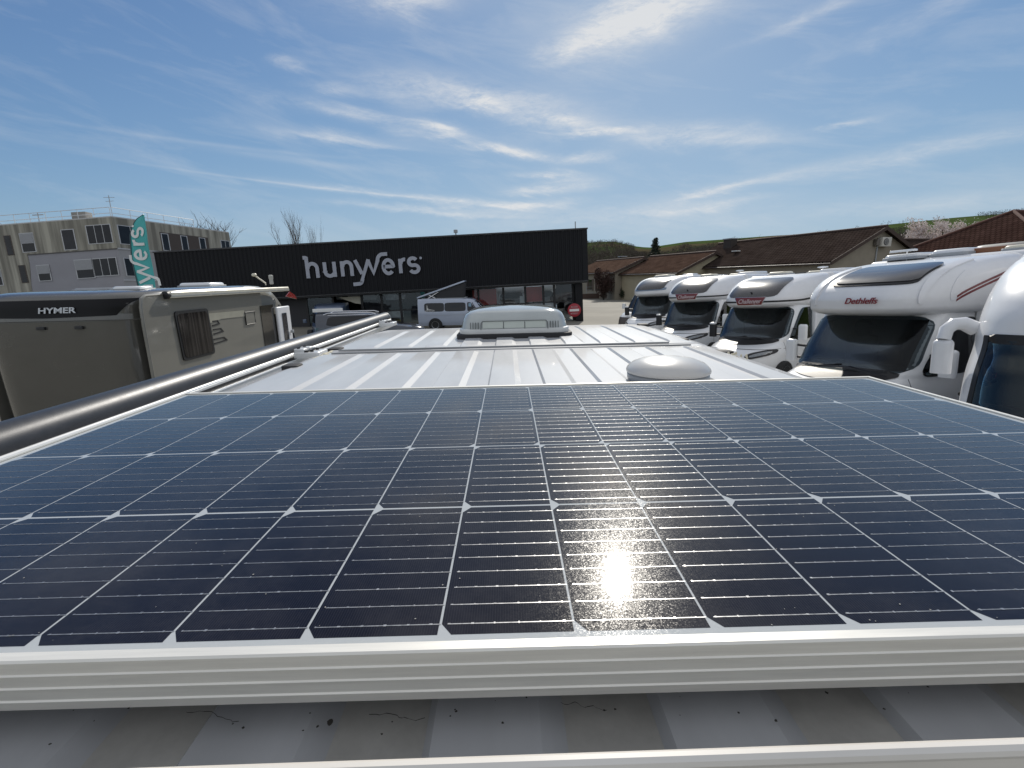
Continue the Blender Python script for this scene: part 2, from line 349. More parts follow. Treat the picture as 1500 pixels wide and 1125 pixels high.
# ------------------------------------------------------------------ rounded vehicle shells
class Shell:
    """plan outlines stacked by height: z, nose y, half width, plan exponent. Nose towards -y."""
    def __init__(s, sl, yR, tp=0.0):
        s.tp = tp; s.y0 = min(q[1] for q in sl)
        s.z = np.array([q[0] for q in sl]); s.q = np.array([[*q[1:3], (q[3] if len(q) > 3 else 4.0)] for q in sl], float); s.yR = yR
    def par(s, z):
        z = min(max(z, s.z[0]), s.z[-1]); i = int(min(np.searchsorted(s.z, z, 'right')-1, len(s.z)-2)); i = max(i, 0)
        t = (z-s.z[i])/(s.z[i+1]-s.z[i]); n = len(s.z)
        def slope(k):
            if k == 0: return (s.q[1]-s.q[0])/(s.z[1]-s.z[0])
            if k == n-1: return (s.q[-1]-s.q[-2])/(s.z[-1]-s.z[-2])
            a = (s.q[k]-s.q[k-1])/(s.z[k]-s.z[k-1]); b = (s.q[k+1]-s.q[k])/(s.z[k+1]-s.z[k])
            return np.where(a*b > 0, 2*a*b/np.where(a+b == 0, 1, a+b), 0.0)
        h = s.z[i+1]-s.z[i]; m0, m1 = slope(i)*h, slope(i+1)*h
        return ((2*t**3-3*t*t+1)*s.q[i] + (t**3-2*t*t+t)*m0 + (-2*t**3+3*t*t)*s.q[i+1] + (t**3-t*t)*m1)
    def T(s, y): return 1-s.tp*(s.yR-y)/(s.yR-s.y0)
    def front(s, x, z):
        yf, wd, n = s.par(z); y = yf
        for _ in range(5 if s.tp else 1):
            k = max(0.0, 1-min(1, abs(x)/s.T(y)/wd)**n)**(1/n); y = s.yR-(s.yR-yf)*k
        return (x, y, z)
    def side(s, y, z, sg):
        yf, wd, n = s.par(z); k = max(0.0, 1-min(1, max(0, (s.yR-y)/(s.yR-yf)))**n)**(1/n)
        return (sg*wd*k*s.T(y), y, z)
    def ring(s, z, nu=20):
        yf, wd, n = s.par(z); pts = []
        for i in range(-nu, nu+1):
            # even spacing along the outline: blend of angle steps
            q = i/nu*math.pi/2; sx, cx = abs(math.sin(q)), abs(math.cos(q))
            e = 1/max(1e-9, (sx**n+cx**n))**(1/n)          # polar form keeps points even round the corner
            y = s.yR-(s.yR-yf)*cx*e; pts.append((math.copysign(wd*sx*e, i)*s.T(y), y, z))
        return pts
    def skin(s, zs, nu=20, hole=None, cap=True, floor=False):
        mb = MB(); rows = [s.ring(z, nu) for z in zs]; k = 2*nu+1
        vs = [p for r in rows for p in r]; fs = []
        for i in range(len(zs)-1):
            for j in range(k-1):
                f = (i*k+j, i*k+j+1, (i+1)*k+j+1, (i+1)*k+j)
                if hole and hole(*[sum(vs[t][c] for t in f)/4 for c in range(3)]): continue
                fs.append(f)
        if cap: fs.append(tuple((len(zs)-1)*k+j for j in range(k)))
        if floor: fs.append(tuple(range(k))[::-1])
        return mb.add(vs, fs)
    def patch(s, fn, ns, nt, off, thick=.006, hold=None):
        """plate lying off the shell: fn(s,t) in -1..1 gives ('f',x,z) or ('s',y,z,sign)"""
        def P(a, b):
            q = fn(a, b); return Vector(s.front(q[1], q[2]) if q[0] == 'f' else s.side(q[1], q[2], q[3]))
        top = []; bot = []
        for i in range(ns):
            for j in range(nt):
                a, b = -1+2*i/(ns-1), -1+2*j/(nt-1); p = P(a, b)
                e = .03; da = P(min(1, a+e), b)-P(max(-1, a-e), b); db = P(a, min(1, b+e))-P(a, max(-1, b-e))
                nn = da.cross(db); nn = nn.normalized() if nn.length > 1e-9 else Vector((0, -1, 0))
                c = Vector((0, s.yR, p.z)); 
                if nn.dot(p-c) < 0: nn = -nn
                top.append(p+nn*off); bot.append(p+nn*(off-thick))
        k = ns*nt; fs = _rgrid(ns, nt) + [tuple(q+k for q in f[::-1]) for f in _rgrid(ns, nt)]
        edge = [i*nt for i in range(ns)] + [(ns-1)*nt+j for j in range(1, nt)] + [i*nt+nt-1 for i in range(ns-2, -1, -1)] + [j for j in range(nt-2, 0, -1)]
        fs += [(edge[i], edge[(i+1) % len(edge)], edge[(i+1) % len(edge)]+k, edge[i]+k) for i in range(len(edge))]
        return MB().add(top+bot, fs)
def sq(a, b, r=5.0):
    """square (a,b) pulled into a square with rounded corners"""
    m = max(abs(a), abs(b))
    if m < 1e-6: return a, b
    k = (abs(a/m)**r+abs(b/m)**r)**(-1/r); return a*k, b*k
def fpatch(zb, zt, wb, wt, dip=0.0, cx=0.0, r=6.0):
    def fn(a, b):
        a, b = sq(a, b, r); h = (b+1)/2
        return ('f', cx + a*(wb+(wt-wb)*h), zb+(zt-zb)*h - dip*(1-a*a)*(1-h))
    return fn
def spatch(y0b, y1b, y0t, y1t, zb, zt, sg, r=7.0):
    def fn(a, b):
        a, b = sq(a, b, r); h = (b+1)/2; u = (a+1)/2
        return ('s', (y0b+(y0t-y0b)*h)*(1-u)+(y1b+(y1t-y1b)*h)*u, zb+(zt-zb)*h, sg)
    return fn
def wheel(root, x, y, r=.34, wd=.21, sg=1):
    t = MB().lathe([(r*.62, -wd/2), (r*.93, -wd/2), (r, -wd/2+.03), (r, wd/2-.03), (r*.93, wd/2), (r*.62, wd/2)], (x, y, r), 28, 'x')
    o = t.build('wheel', TYRE, root)
    q = MB().lathe([(.03, sg*(wd/2-.02)), (r*.3, sg*(wd/2-.035)), (r*.55, sg*(wd/2-.02)), (r*.64, sg*(wd/2+.002)), (r*.64, sg*(wd/2-.1)), (.03, sg*(wd/2-.1))], (x, y, r), 20, 'x')
    q.build('rim', RIM, o); return o

# ------------------------------------------------------------------ the camper van we look along
RZ = 2.52
def roof_line(y):            # the roof falls away towards the windscreen
    return RZ + .004*math.sin(min(1, max(0, (y-.3)/2.4))*math.pi) - max(0, y-2.55)**2*.10
def build_van():
    V = thing('camper_van', 'white camper van whose ribbed roof carries the big solar panel, in front of the camera', 'camper van')
    # lower body: nose at +y, so the shell is turned round
    sl = [(.32, 5.15-5.15, .96, 7), (.6, .0, 1.0, 5), (.9, .06, 1.02, 5), (1.08, .35, 1.025, 5), (1.2, .8, 1.02, 6), (1.25, 1.0, 1.015, 6), (1.7, 1.55, .99, 6), (2.1, 2.0, .93, 7), (2.36, 2.45, .865, 8), (2.47, 2.75, .825, 9), (2.497, 2.95, .806, 10)]
    sh = Shell(sl, 5.0); zs = [.32, .45, .6, .75, .9, 1.0, 1.08, 1.15, 1.2, 1.25] + [1.25+.09*i for i in range(1, 12)] + [2.3, 2.36, 2.42, 2.47, 2.497]
    Mx = Matrix.Translation((.02, 5.215, 0)) @ Matrix.Rotation(math.pi, 4, 'Z')
    def hole(x, y, z): return (1.3 < z < 2.1 and abs(x) < .80-(z-1.3)*.12 and y < 2.6)
    b = sh.skin(zs, 26, hole).xf(Mx)
    b.build('body', WHITE, V)
    def closed(x): return x
    g = sh.patch(fpatch(1.27, 2.13, .86, .74, .03), 20, 10, .006).xf(Mx); g.build('windscreen', DGLASS, V)
    for sg in (1, -1):
        g = sh.patch(spatch(1.35, 2.25, 1.95, 2.25, 1.3, 1.95, sg), 12, 8, .006).xf(Mx); g.build('side_window', DGLASS, V)
        h = sh.patch(fpatch(.78, 1.0, .2, .26, 0, sg*.68), 8, 6, .008).xf(Mx); h.build('headlight', LAMP, V)
        for y in (.95, 4.05): wheel(V, sg*.86+.02, 5.2-y, .33, .2, sg)
    # rear doors, with the gap under the roof's back edge
    d = MB(); d.rbox(-.76, .80, .176, .214, .42, 2.45, .015, .01); dr = d.build('rear_door', WHITE, V)
    MB().box(-.30, .34, .168, .1745, 1.5, 2.05).build('window', DGLASS, dr)
    sl = MB(); sl.tube([(-.80, .205, 2.478), (-.4, .205, 2.482), (.44, .205, 2.482), (.84, .205, 2.478)], .017, 8); sl.build('door_seal', RUBBER, V)
    # pale bar across the rear edge, with its black rubber underneath
    be = MB(); be.tube([(-.90, .196, 2.540), (-.5, .195, 2.549), (.02, .1945, 2.5535), (.55, .195, 2.5570), (.92, .196, 2.5575)], .0042, 10)
    be.slab([(-.88, .1925, 2.5285), (.02, .192, 2.5435), (.90, .1925, 2.5475), (.90, .1925, 2.5565), (.55, .1915, 2.556), (.02, .191, 2.5525), (-.5, .1915, 2.548), (-.88, .1925, 2.5395)], (0, .004, 0))
    be.xf(Matrix.Translation((0, 0, .0048)))
    bo = be.build('rear_bar', mat('cream_white_bar', (.74, .71, .66), .35, coat=.3, var=.05), V)
    ru = MB(); ru.slab([(-.87, .194, 2.48), (.89, .194, 2.48), (.89, .194, 2.5465), (.02, .194, 2.5425), (-.87, .194, 2.5275)], (0, .003, 0)); ru.xf(Matrix.Translation((0, 0, .0048))); ru.build('bar_rubber', RUBBER, bo)
    # roof skin: ribs run fore and aft in two runs with a flat seam between
    PIT, HW, E, HH = .1465, .0355, .012, .0068
    xs = []
    for k in range(-6, 7):
        c = -.0175 + .0 + k*PIT + .0
        xs += [(c-HW-.0055, 0), (c-HW, 1), (c+HW-.004, 1), (c+HW+E, 0)]
    xs = [q for q in xs if -.71 < q[0] < .75]
    xs = [(-.80, -1.6), (-.775, -.5), (-.735, 0)] + xs + [(.775, 0), (.815, -.5), (.84, -1.6)]
    ys = [.2225, .229, .26, .29, .7, 1.2, 1.80, 1.835, 1.868, 1.874, 1.95, 1.956, 1.99, 2.03, 2.3, 2.6, 2.74, 2.80, 2.86, 2.95, 3.1, 3.25]
    def amp(y):
        if y < .224: return .9
        if y < .25: return 1
        if y < 1.82: return 1
        if y < 1.85: return .5
        if y < 1.98: return 0
        if y < 2.0: return .5
        if y < 2.7: return 1
        return max(0, 1-(y-2.7)/.1)
    def seam(y): return -.003 if 1.872 <= y <= 1.953 else 0
    mb = MB(); k = len(ys)
    for x, a in xs:
        for y in ys: mb.v.append((x, y, roof_line(y)+seam(y) + (HH*a*amp(y) if a >= 0 else .02*a) - .006*(x-.02)**2))
    mb.f = _rgrid(len(xs), k)
    low = lambda i: xs[i][1] <= 0 and xs[i+1][1] <= 0
    mb.mi = [1 if low(q//(k-1)) and ys[q % (k-1)] < .6 else 0 for q in range(len(mb.f))]
    ro = mb.build('roof', [ROOFW, mat('dusty_roof_paint', (.48, .47, .44), .6, var=.14, vscale=30)], V, ang=12)
    sb = MB(); sb.tube([(-.70, 1.871, RZ+.004), (.72, 1.871, RZ+.004)], .0035, 6); sb.tube([(-.70, 1.952, RZ+.004), (.66, 1.952, RZ+.004)], .0035, 6)
    sb.build('seam_bead', mat('grey_sealant', (.30, .31, .32), .6), ro)
    # dirt specks and cracks of old sealer on the strip of roof behind the panel
    sp = MB(); rnd = random.Random(3)
    def blot(x, y, r):
        n = 9; z = RZ+.0095; sp.add([(x+r*math.cos(6.28*i/n)*rnd.uniform(.6, 1.3), y+r*.9*math.sin(6.28*i/n)*rnd.uniform(.6, 1.3), z+.0006) for i in range(n)], [tuple(range(n))])
    for _ in range(34): blot(rnd.uniform(-.3, .4), rnd.uniform(.236, .27), rnd.uniform(.0003, .0012))
    blot(-.118, .2475, .0024)
    for x0, y0 in ((-.215, .258), (-.095, .2525), (.028, .2575)):
        x, y = x0, y0
        for i in range(13):
            nx, ny = x+rnd.uniform(.001, .0042), y+rnd.uniform(-.0021, .0014)
            wd = rnd.uniform(.00010, .00028); z = RZ+.0098
            sp.add([(x, y-wd, z), (nx, ny-wd, z), (nx, ny+wd, z), (x, y+wd, z)], [(0, 1, 2, 3)]); x, y = nx, ny
    sp.build('dirt', mat('old_dirt', (.05, .045, .038), .9), ro)['kind'] = 'stuff'
    # rubber pads over the roof-rail points and sealant smears
    pd = []
    for x, y in ((.745, 2.05), (.775, 1.70), (.765, 2.72), (-.735, 2.02), (-.745, 1.62)):
        p = MB(); p.rbox(x-.028, x+.028, y-.03, y+.03, RZ-.01, RZ+.006, .012, .004); o = p.build('roof_plug', RUBBER, V)
    sm = MB()
    for _ in range(11):
        x, y = .755+rnd.uniform(-.05, .06), 1.62+rnd.uniform(-.09, .06); r = rnd.uniform(.003, .006)
        sm.lathe([(r, -.004), (r*.8, .003), (r*.3, .005)], (x, y, roof_line(y)-.004), 8)
    for i in range(9):
        r = .012; sm.lathe([(r, -.004), (r*.8, .003), (r*.3, .005)], (-.735+rnd.uniform(-.01, .01), 1.80+i*.022, RZ-.004), 8)
    sm.build('sealant', mat('old_sealant', (.62, .57, .43), .45), V)['kind'] = 'stuff'
    # mushroom vent
    mv = MB(); mv.lathe([(.101, 0), (.104, .006), (.1045, .017), (.1, .021)], (.418, 1.235, RZ+.006), 44); mo = mv.build('mushroom_vent', GREYPL, V)
    mv = MB(); mv.lathe([(.096, .021), (.1065, .023), (.1075, .028), (.105, .034), (.092, .046), (.07, .0545), (.045, .059), (.02, .061), (.004, .0615)], (.418, 1.235, RZ+.006), 44)
    mv.build('vent_cap', mat('aged_white_plastic', (.56, .55, .53), .3, coat=.3, var=.05), mo)
    skylight(V); awning(V); solar_panel(V)
    return V

def skylight(V):
    cx, y0, y1 = .028, 2.235, 2.70; hw = .262
    s = MB(); s.rbox(cx-hw-.012, cx+hw+.012, y0-.02, y1+.03, RZ-.004, RZ+.024, .05, .004); o = s.build('skylight', RUBBER, V)
    f = MB(); f.rbox(cx-hw, cx+hw, y0, y1, RZ+.0245, RZ+.047, .06, .006); f.build('skylight_frame', mat('skylight_frame_grey', (.62, .63, .62), .3, coat=.4), o)
    # dome: superellipse plan, pillow section
    DOME = mat('frosted_acrylic', (.42, .45, .445), .12, coat=.8, var=.06, vscale=9, crough=.03)
    m = MB(); prof = [(0, 0), (.006, .026), (.013, .048), (.024, .066), (.045, .079), (.085, .088), (.15, .094), (.21, .096), (.24, .097)]
    n = 72; cy = (y0+y1)/2; hy = (y1-y0)/2
    for ins, h in prof:
        a, b = hw-.004-ins*.98, hy-.004-ins*.9
        for k in range(n):
            q = 2*math.pi*k/n; c, s_ = math.cos(q), math.sin(q); e = 6.5
            g = (abs(c)**e+abs(s_)**e)**(-1/e)
            m.v.append((cx+a*c*g, cy+b*s_*g, RZ+.045+h))
    mm = len(prof); m.f = [(i*n+k, i*n+(k+1) % n, (i+1)*n+(k+1) % n, (i+1)*n+k) for i in range(mm-1) for k in range(n)] + [tuple((mm-1)*n+k for k in range(n))]
    m.mi = [0]*len(m.f); m.build('skylight_dome', DOME, o, ang=50)
    # vent openings on the side facing the panel
    yb = lambda z: y0+.0045 + .24*(z-RZ-.045)
    p = MB(); z0, z1 = RZ+.050, RZ+.082
    for i in range(3):
        a, b = cx-.148+i*.0995, cx-.148+i*.0995+.0965
        p.quad((a, yb(z0)-.005, z0), (b, yb(z0)-.005, z0), (b, yb(z1)-.005, z1), (a, yb(z1)-.005, z1))
    p.build('vent_window', mat('pale_vent_pane', (.50, .54, .49), .2, coat=.5), o, smooth=False)
    l = MB()
    for x in [cx-.205, cx-.193, cx-.181, cx-.169, cx-.0505, cx+.049, cx+.169, cx+.181, cx+.193, cx+.205]:
        l.tube([(x, yb(z0)-.006, z0-.002), (x, yb(z1)-.006, z1-.004)], .0021, 6)
    for sg in (-1, 1):
        l.tube([(cx+sg*.157, yb(z0)-.008, z0-.006), (cx+sg*.155, yb(z1)-.009, z1-.008), (cx+sg*.148, yb(z1)-.009, z1)], .002, 6)
    l.tube([(cx-.148, yb(z1)-.009, z1+.001), (cx+.148, yb(z1)-.009, z1+.001)], .0016, 6)
    l.build('vent_rib', mat('dark_grey_plastic', (.10, .11, .11), .4), o)

def awning(V):
    X, Z, r = -.955, 2.514, .0438; y0, y1 = -.55, 3.72
    t = MB(); t.tube([(X, y0, Z), (X, y1, Z)], r, 40); o = t.build('awning', TUBE, V)
    c = MB(); c.tube([(X, y1-.01, Z), (X, y1+.012, Z), (X, y1+.028, Z)], [r+.0025, r+.0025, r*.75], 40); c.build('end_cap', mat('grey_end_cap', (.20, .21, .215), .35, metal=.4), o)
    a = MB(); a.box(X+.030, X+.052, y0, y1, Z-.035, Z-.012); a.box(X+.034, X+.060, y0, y1, Z-.062, Z-.0365)
    a.tube([(X+.0445, y0, Z-.010), (X+.0445, y1, Z-.010)], .0065, 10); a.tube([(X+.058, y0, Z-.034), (X+.058, y1, Z-.034)], .005, 8)
    a.build('rail', ALUW, o)
    gq = MB(); gq.box(X+.0525, X+.0535, y0, y1, Z-.030, Z-.018); gq.build('rail_groove', BLACK, o)
    for y in (2.02, 3.36, .2):
        b = MB(); b.rbox(X+.060, X+.165, y-.055, y+.055, RZ-.028, RZ-.004, .008, .004); b.rbox(X+.062, X+.105, y-.05, y-.012, RZ-.02, RZ+.010, .005, .003); b.rbox(X+.062, X+.105, y+.012, y+.05, RZ-.02, RZ+.010, .005, .003)
        br = b.build('bracket', ALUW, o)
        s = MB()
        for dx, dy in ((.075, -.03), (.075, .03), (.13, -.03), (.13, .03)): s.tube([(X+dx, y+dy, RZ-.01), (X+dx, y+dy, RZ+.016 if dx < .1 else RZ+.004)], .007, 8)
        s.box(X+.106, X+.12, y-.05, y+.05, RZ-.004, RZ+.003); s.build('bolt', BLACK, br)

def cell_material():
    """silicon under textured solar glass: near black, fine silver fingers, dusty, sparkling where the sun strikes"""
    m = bpy.data.materials.new('solar_cell'); N, L, P = nodes(m); return _glassy(m, N, L, P, (.006, .0052, .0098), True)
def _glassy(m, N, L, P, col, cell):
    tc = N.new('ShaderNodeTexCoord'); ob = tc.outputs['Object']
    def noise(sc, det=3, ro=.6):
        n = N.new('ShaderNodeTexNoise'); n.inputs['Scale'].default_value = sc; n.inputs['Detail'].default_value = det; n.inputs['Roughness'].default_value = ro
        L.new(ob, n.inputs['Vector']); return n.outputs['Fac']
    def mr(v, a, b, c, d):
        n = N.new('ShaderNodeMapRange'); n.clamp = True
        for i, q in enumerate((a, b, c, d)): n.inputs[1+i].default_value = q
        L.new(v, n.inputs[0]); return n.outputs[0]
    dust = mr(noise(5, 8, .7), .42, .75, 0, 1); fine = noise(260, 2, .5); smear = mr(noise(16, 6, .7), .5, .8, 0, 1)
    base = N.new('ShaderNodeMix'); base.data_type = 'RGBA'; base.inputs[6].default_value = (*col, 1)
    base.inputs[7].default_value = (col[0]+.034, col[1]+.033, col[2]+.032, 1)
    ad = N.new('ShaderNodeMath'); ad.operation = 'MULTIPLY_ADD'; L.new(smear, ad.inputs[0]); ad.inputs[1].default_value = .6; L.new(dust, ad.inputs[2]); ad.use_clamp = True
    ml = N.new('ShaderNodeMath'); ml.operation = 'MULTIPLY'; L.new(ad.outputs[0], ml.inputs[0]); ml.inputs[1].default_value = .75; L.new(ml.outputs[0], base.inputs[0])
    colr = base.outputs[2]
    if cell:
        sp = N.new('ShaderNodeSeparateXYZ'); L.new(ob, sp.inputs[0])
        k = N.new('ShaderNodeMath'); k.operation = 'MULTIPLY'; L.new(sp.outputs[0], k.inputs[0]); k.inputs[1].default_value = 2*math.pi/.0017
        sn = N.new('ShaderNodeMath'); sn.operation = 'SINE'; L.new(k.outputs[0], sn.inputs[0])
        th = mr(sn.outputs[0], .80, 1.0, 0, .13)
        mx = N.new('ShaderNodeMix'); mx.data_type = 'RGBA'; L.new(th, mx.inputs[0]); L.new(colr, mx.inputs[6]); mx.inputs[7].default_value = (.16, .16, .17, 1); colr = mx.outputs[2]
    L.new(colr, P.inputs['Base Color']); P.inputs['Roughness'].default_value = .20; P.inputs['Specular IOR Level'].default_value = .024
    P.inputs['Coat Weight'].default_value = 1.0; P.inputs['Coat IOR'].default_value = 1.31
    cr = mr(noise(9, 5, .7), .3, .8, .044, .062); L.new(cr, P.inputs['Coat Roughness'])
    # pebbled face of the glass: each tiny facet tips its own way
    def facets(sc, k):
        gr = N.new('ShaderNodeTexVoronoi'); gr.inputs['Scale'].default_value = sc; L.new(ob, gr.inputs['Vector'])
        a = N.new('ShaderNodeVectorMath'); a.operation = 'SUBTRACT'; L.new(gr.outputs['Color'], a.inputs[0]); a.inputs[1].default_value = (.5, .5, .5)
        b = N.new('ShaderNodeVectorMath'); b.operation = 'MULTIPLY_ADD'; L.new(a.outputs[0], b.inputs[0]); b.inputs[1].default_value = (k, k, 0); b.inputs[2].default_value = (0, 0, 1)
        c = N.new('ShaderNodeVectorMath'); c.operation = 'NORMALIZE'; L.new(b.outputs[0], c.inputs[0]); return c.outputs[0]
    L.new(facets(1000, .022), P.inputs['Coat Normal']); L.new(facets(1700, .10), P.inputs['Normal'])
    return m
def solar_panel(V):
    X0, PX, NX, Y0, PY, GZ = -.6415, .0848, 16, .255, .169, 2.5851
    CX = X0+PX*NX/2; YE = Y0+4*PY
    FX0, FX1, FY0, FY1 = X0-.0175, X0+NX*PX+.0175, .2396, YE+.0155
    ZT, ZB = GZ+.0022, GZ-.0315
    LIP = .0078
    root = MB().box(FX0+.004, FX1-.004, FY0+.004, FY1-.004, GZ-.005, GZ)
    bs = bpy.data.materials.new('white_backsheet'); N, L, P = nodes(bs); _glassy(bs, N, L, P, (.43, .455, .47), False)
    o = root.build('solar_panel', bs, V, smooth=False)
    # frame: extruded profile with three fine grooves on the outer face, mitred round four sides
    prof = [(LIP, GZ+.0004), (LIP, ZT), (.0012, ZT), (0, ZT-.0012)]
    for zg in (.0095, .0185, .0275):
        prof += [(0, ZT-zg+.0007), (-.0009, ZT-zg), (-.0009, ZT-zg-.0005), (0, ZT-zg-.0009)]
    prof += [(0, ZB), (.018, ZB), (.018, ZB+.0018), (.0035, ZB+.0018), (.0035, GZ-.006)]
    f = MB(); n = len(prof)
    def rect(d): return [(FX0+d, FY0+d), (FX1-d, FY0+d), (FX1-d, FY1-d), (FX0+d, FY1-d)]
    for d, z in prof:
        for x, y in rect(d): f.v.append((x, y, z))
    f.f = [(i*4+j, i*4+(j+1) % 4, (i+1)*4+(j+1) % 4, (i+1)*4+j) for i in range(n-1) for j in range(4)]
    f.mi = [0]*len(f.f)
    f.build('panel_frame', ALU, o, smooth=False)
    for x in (FX0+.12, FX1-.12):
        for y in (FY0+.06, FY1-.06): MB().rbox(x-.05, x+.05, y-.02, y+.02, RZ-.004, ZB-.0005, .006, .002).build('mounting_foot', ALUW, o)
    # cells: half cells, two corners of each cut off
    CWd, CHt, KX, KY = .0832, .1660, .0070, .0095
    cells = MB(); bus = MB(); pads = MB(); rnd = random.Random(5)
    zc = GZ+.00012; zb = GZ+.00026; zp = GZ+.00040
    for r in range(4):
        for c in range(NX):
            x0 = X0+c*PX+(PX-CWd)/2; x1 = x0+CWd; y0 = Y0+r*PY+(PY-CHt)/2; y1 = y0+CHt
            if r == 0: y0 = Y0
            if r < 2: pts = [(x0+KX, y0), (x1, y0), (x1, y1), (x0+KX, y1), (x0, y1-KY), (x0, y0+KY)]
            else: pts = [(x0, y0), (x1-KX, y0), (x1, y0+KY), (x1, y1-KY), (x1-KX, y1), (x0, y1)]
            cells.add([(x, y, zc) for x, y in pts], [tuple(range(6))])
            for b in range(9):
                yb = y0+CHt*(b+.5)/9; h = .00038
                a0 = x0+.004 if r < 2 else x0-.001; a1 = x1+.001 if r < 2 else x1-.004
                bus.add([(a0, yb-h, zb), (a1, yb-h, zb), (a1, yb+h, zb), (a0, yb+h, zb)], [(0, 1, 2, 3)])
                for k in range(6):
                    xx = x0+.005+(CWd-.010)*k/5 + rnd.uniform(-.0008, .0008); hw, hh = rnd.uniform(.0004, .0011), rnd.uniform(.0005, .0009)
                    pads.add([(xx-hw, yb-hh, zp), (xx+hw, yb-hh, zp), (xx+hw, yb+hh, zp), (xx-hw, yb+hh, zp)], [(0, 1, 2, 3)])
    cells.build('solar_cell', cell_material(), o, smooth=False)
    sp = MB(); zd = GZ+.00055
    for _ in range(300):
        x, y = rnd.uniform(X0, X0+NX*PX), Y0+4*PY*rnd.random()**1.4; r = rnd.choice((.00025, .0003, .0004, .0005, .0006))
        n = 6; sp.add([(x+r*math.cos(6.283*k/n)*rnd.uniform(.6, 1.3), y+r*math.sin(6.283*k/n)*rnd.uniform(.6, 1.3), zd) for k in range(n)], [tuple(range(n))])
    sp.build('dust', mat('pale_dust', (.34, .33, .31), .8), o, smooth=False)['kind'] = 'stuff'
    BUS = mat('tinned_wire', (.33, .335, .345), .36, metal=.6, var=.3, vscale=300)
    bus.build('busbar', BUS, o, smooth=False)['kind'] = 'stuff'
    pads.build('solder_pad', mat('solder', (.42, .42, .42), .32, metal=.7, var=.3, vscale=200), o, smooth=False)['kind'] = 'stuff'
build_van()

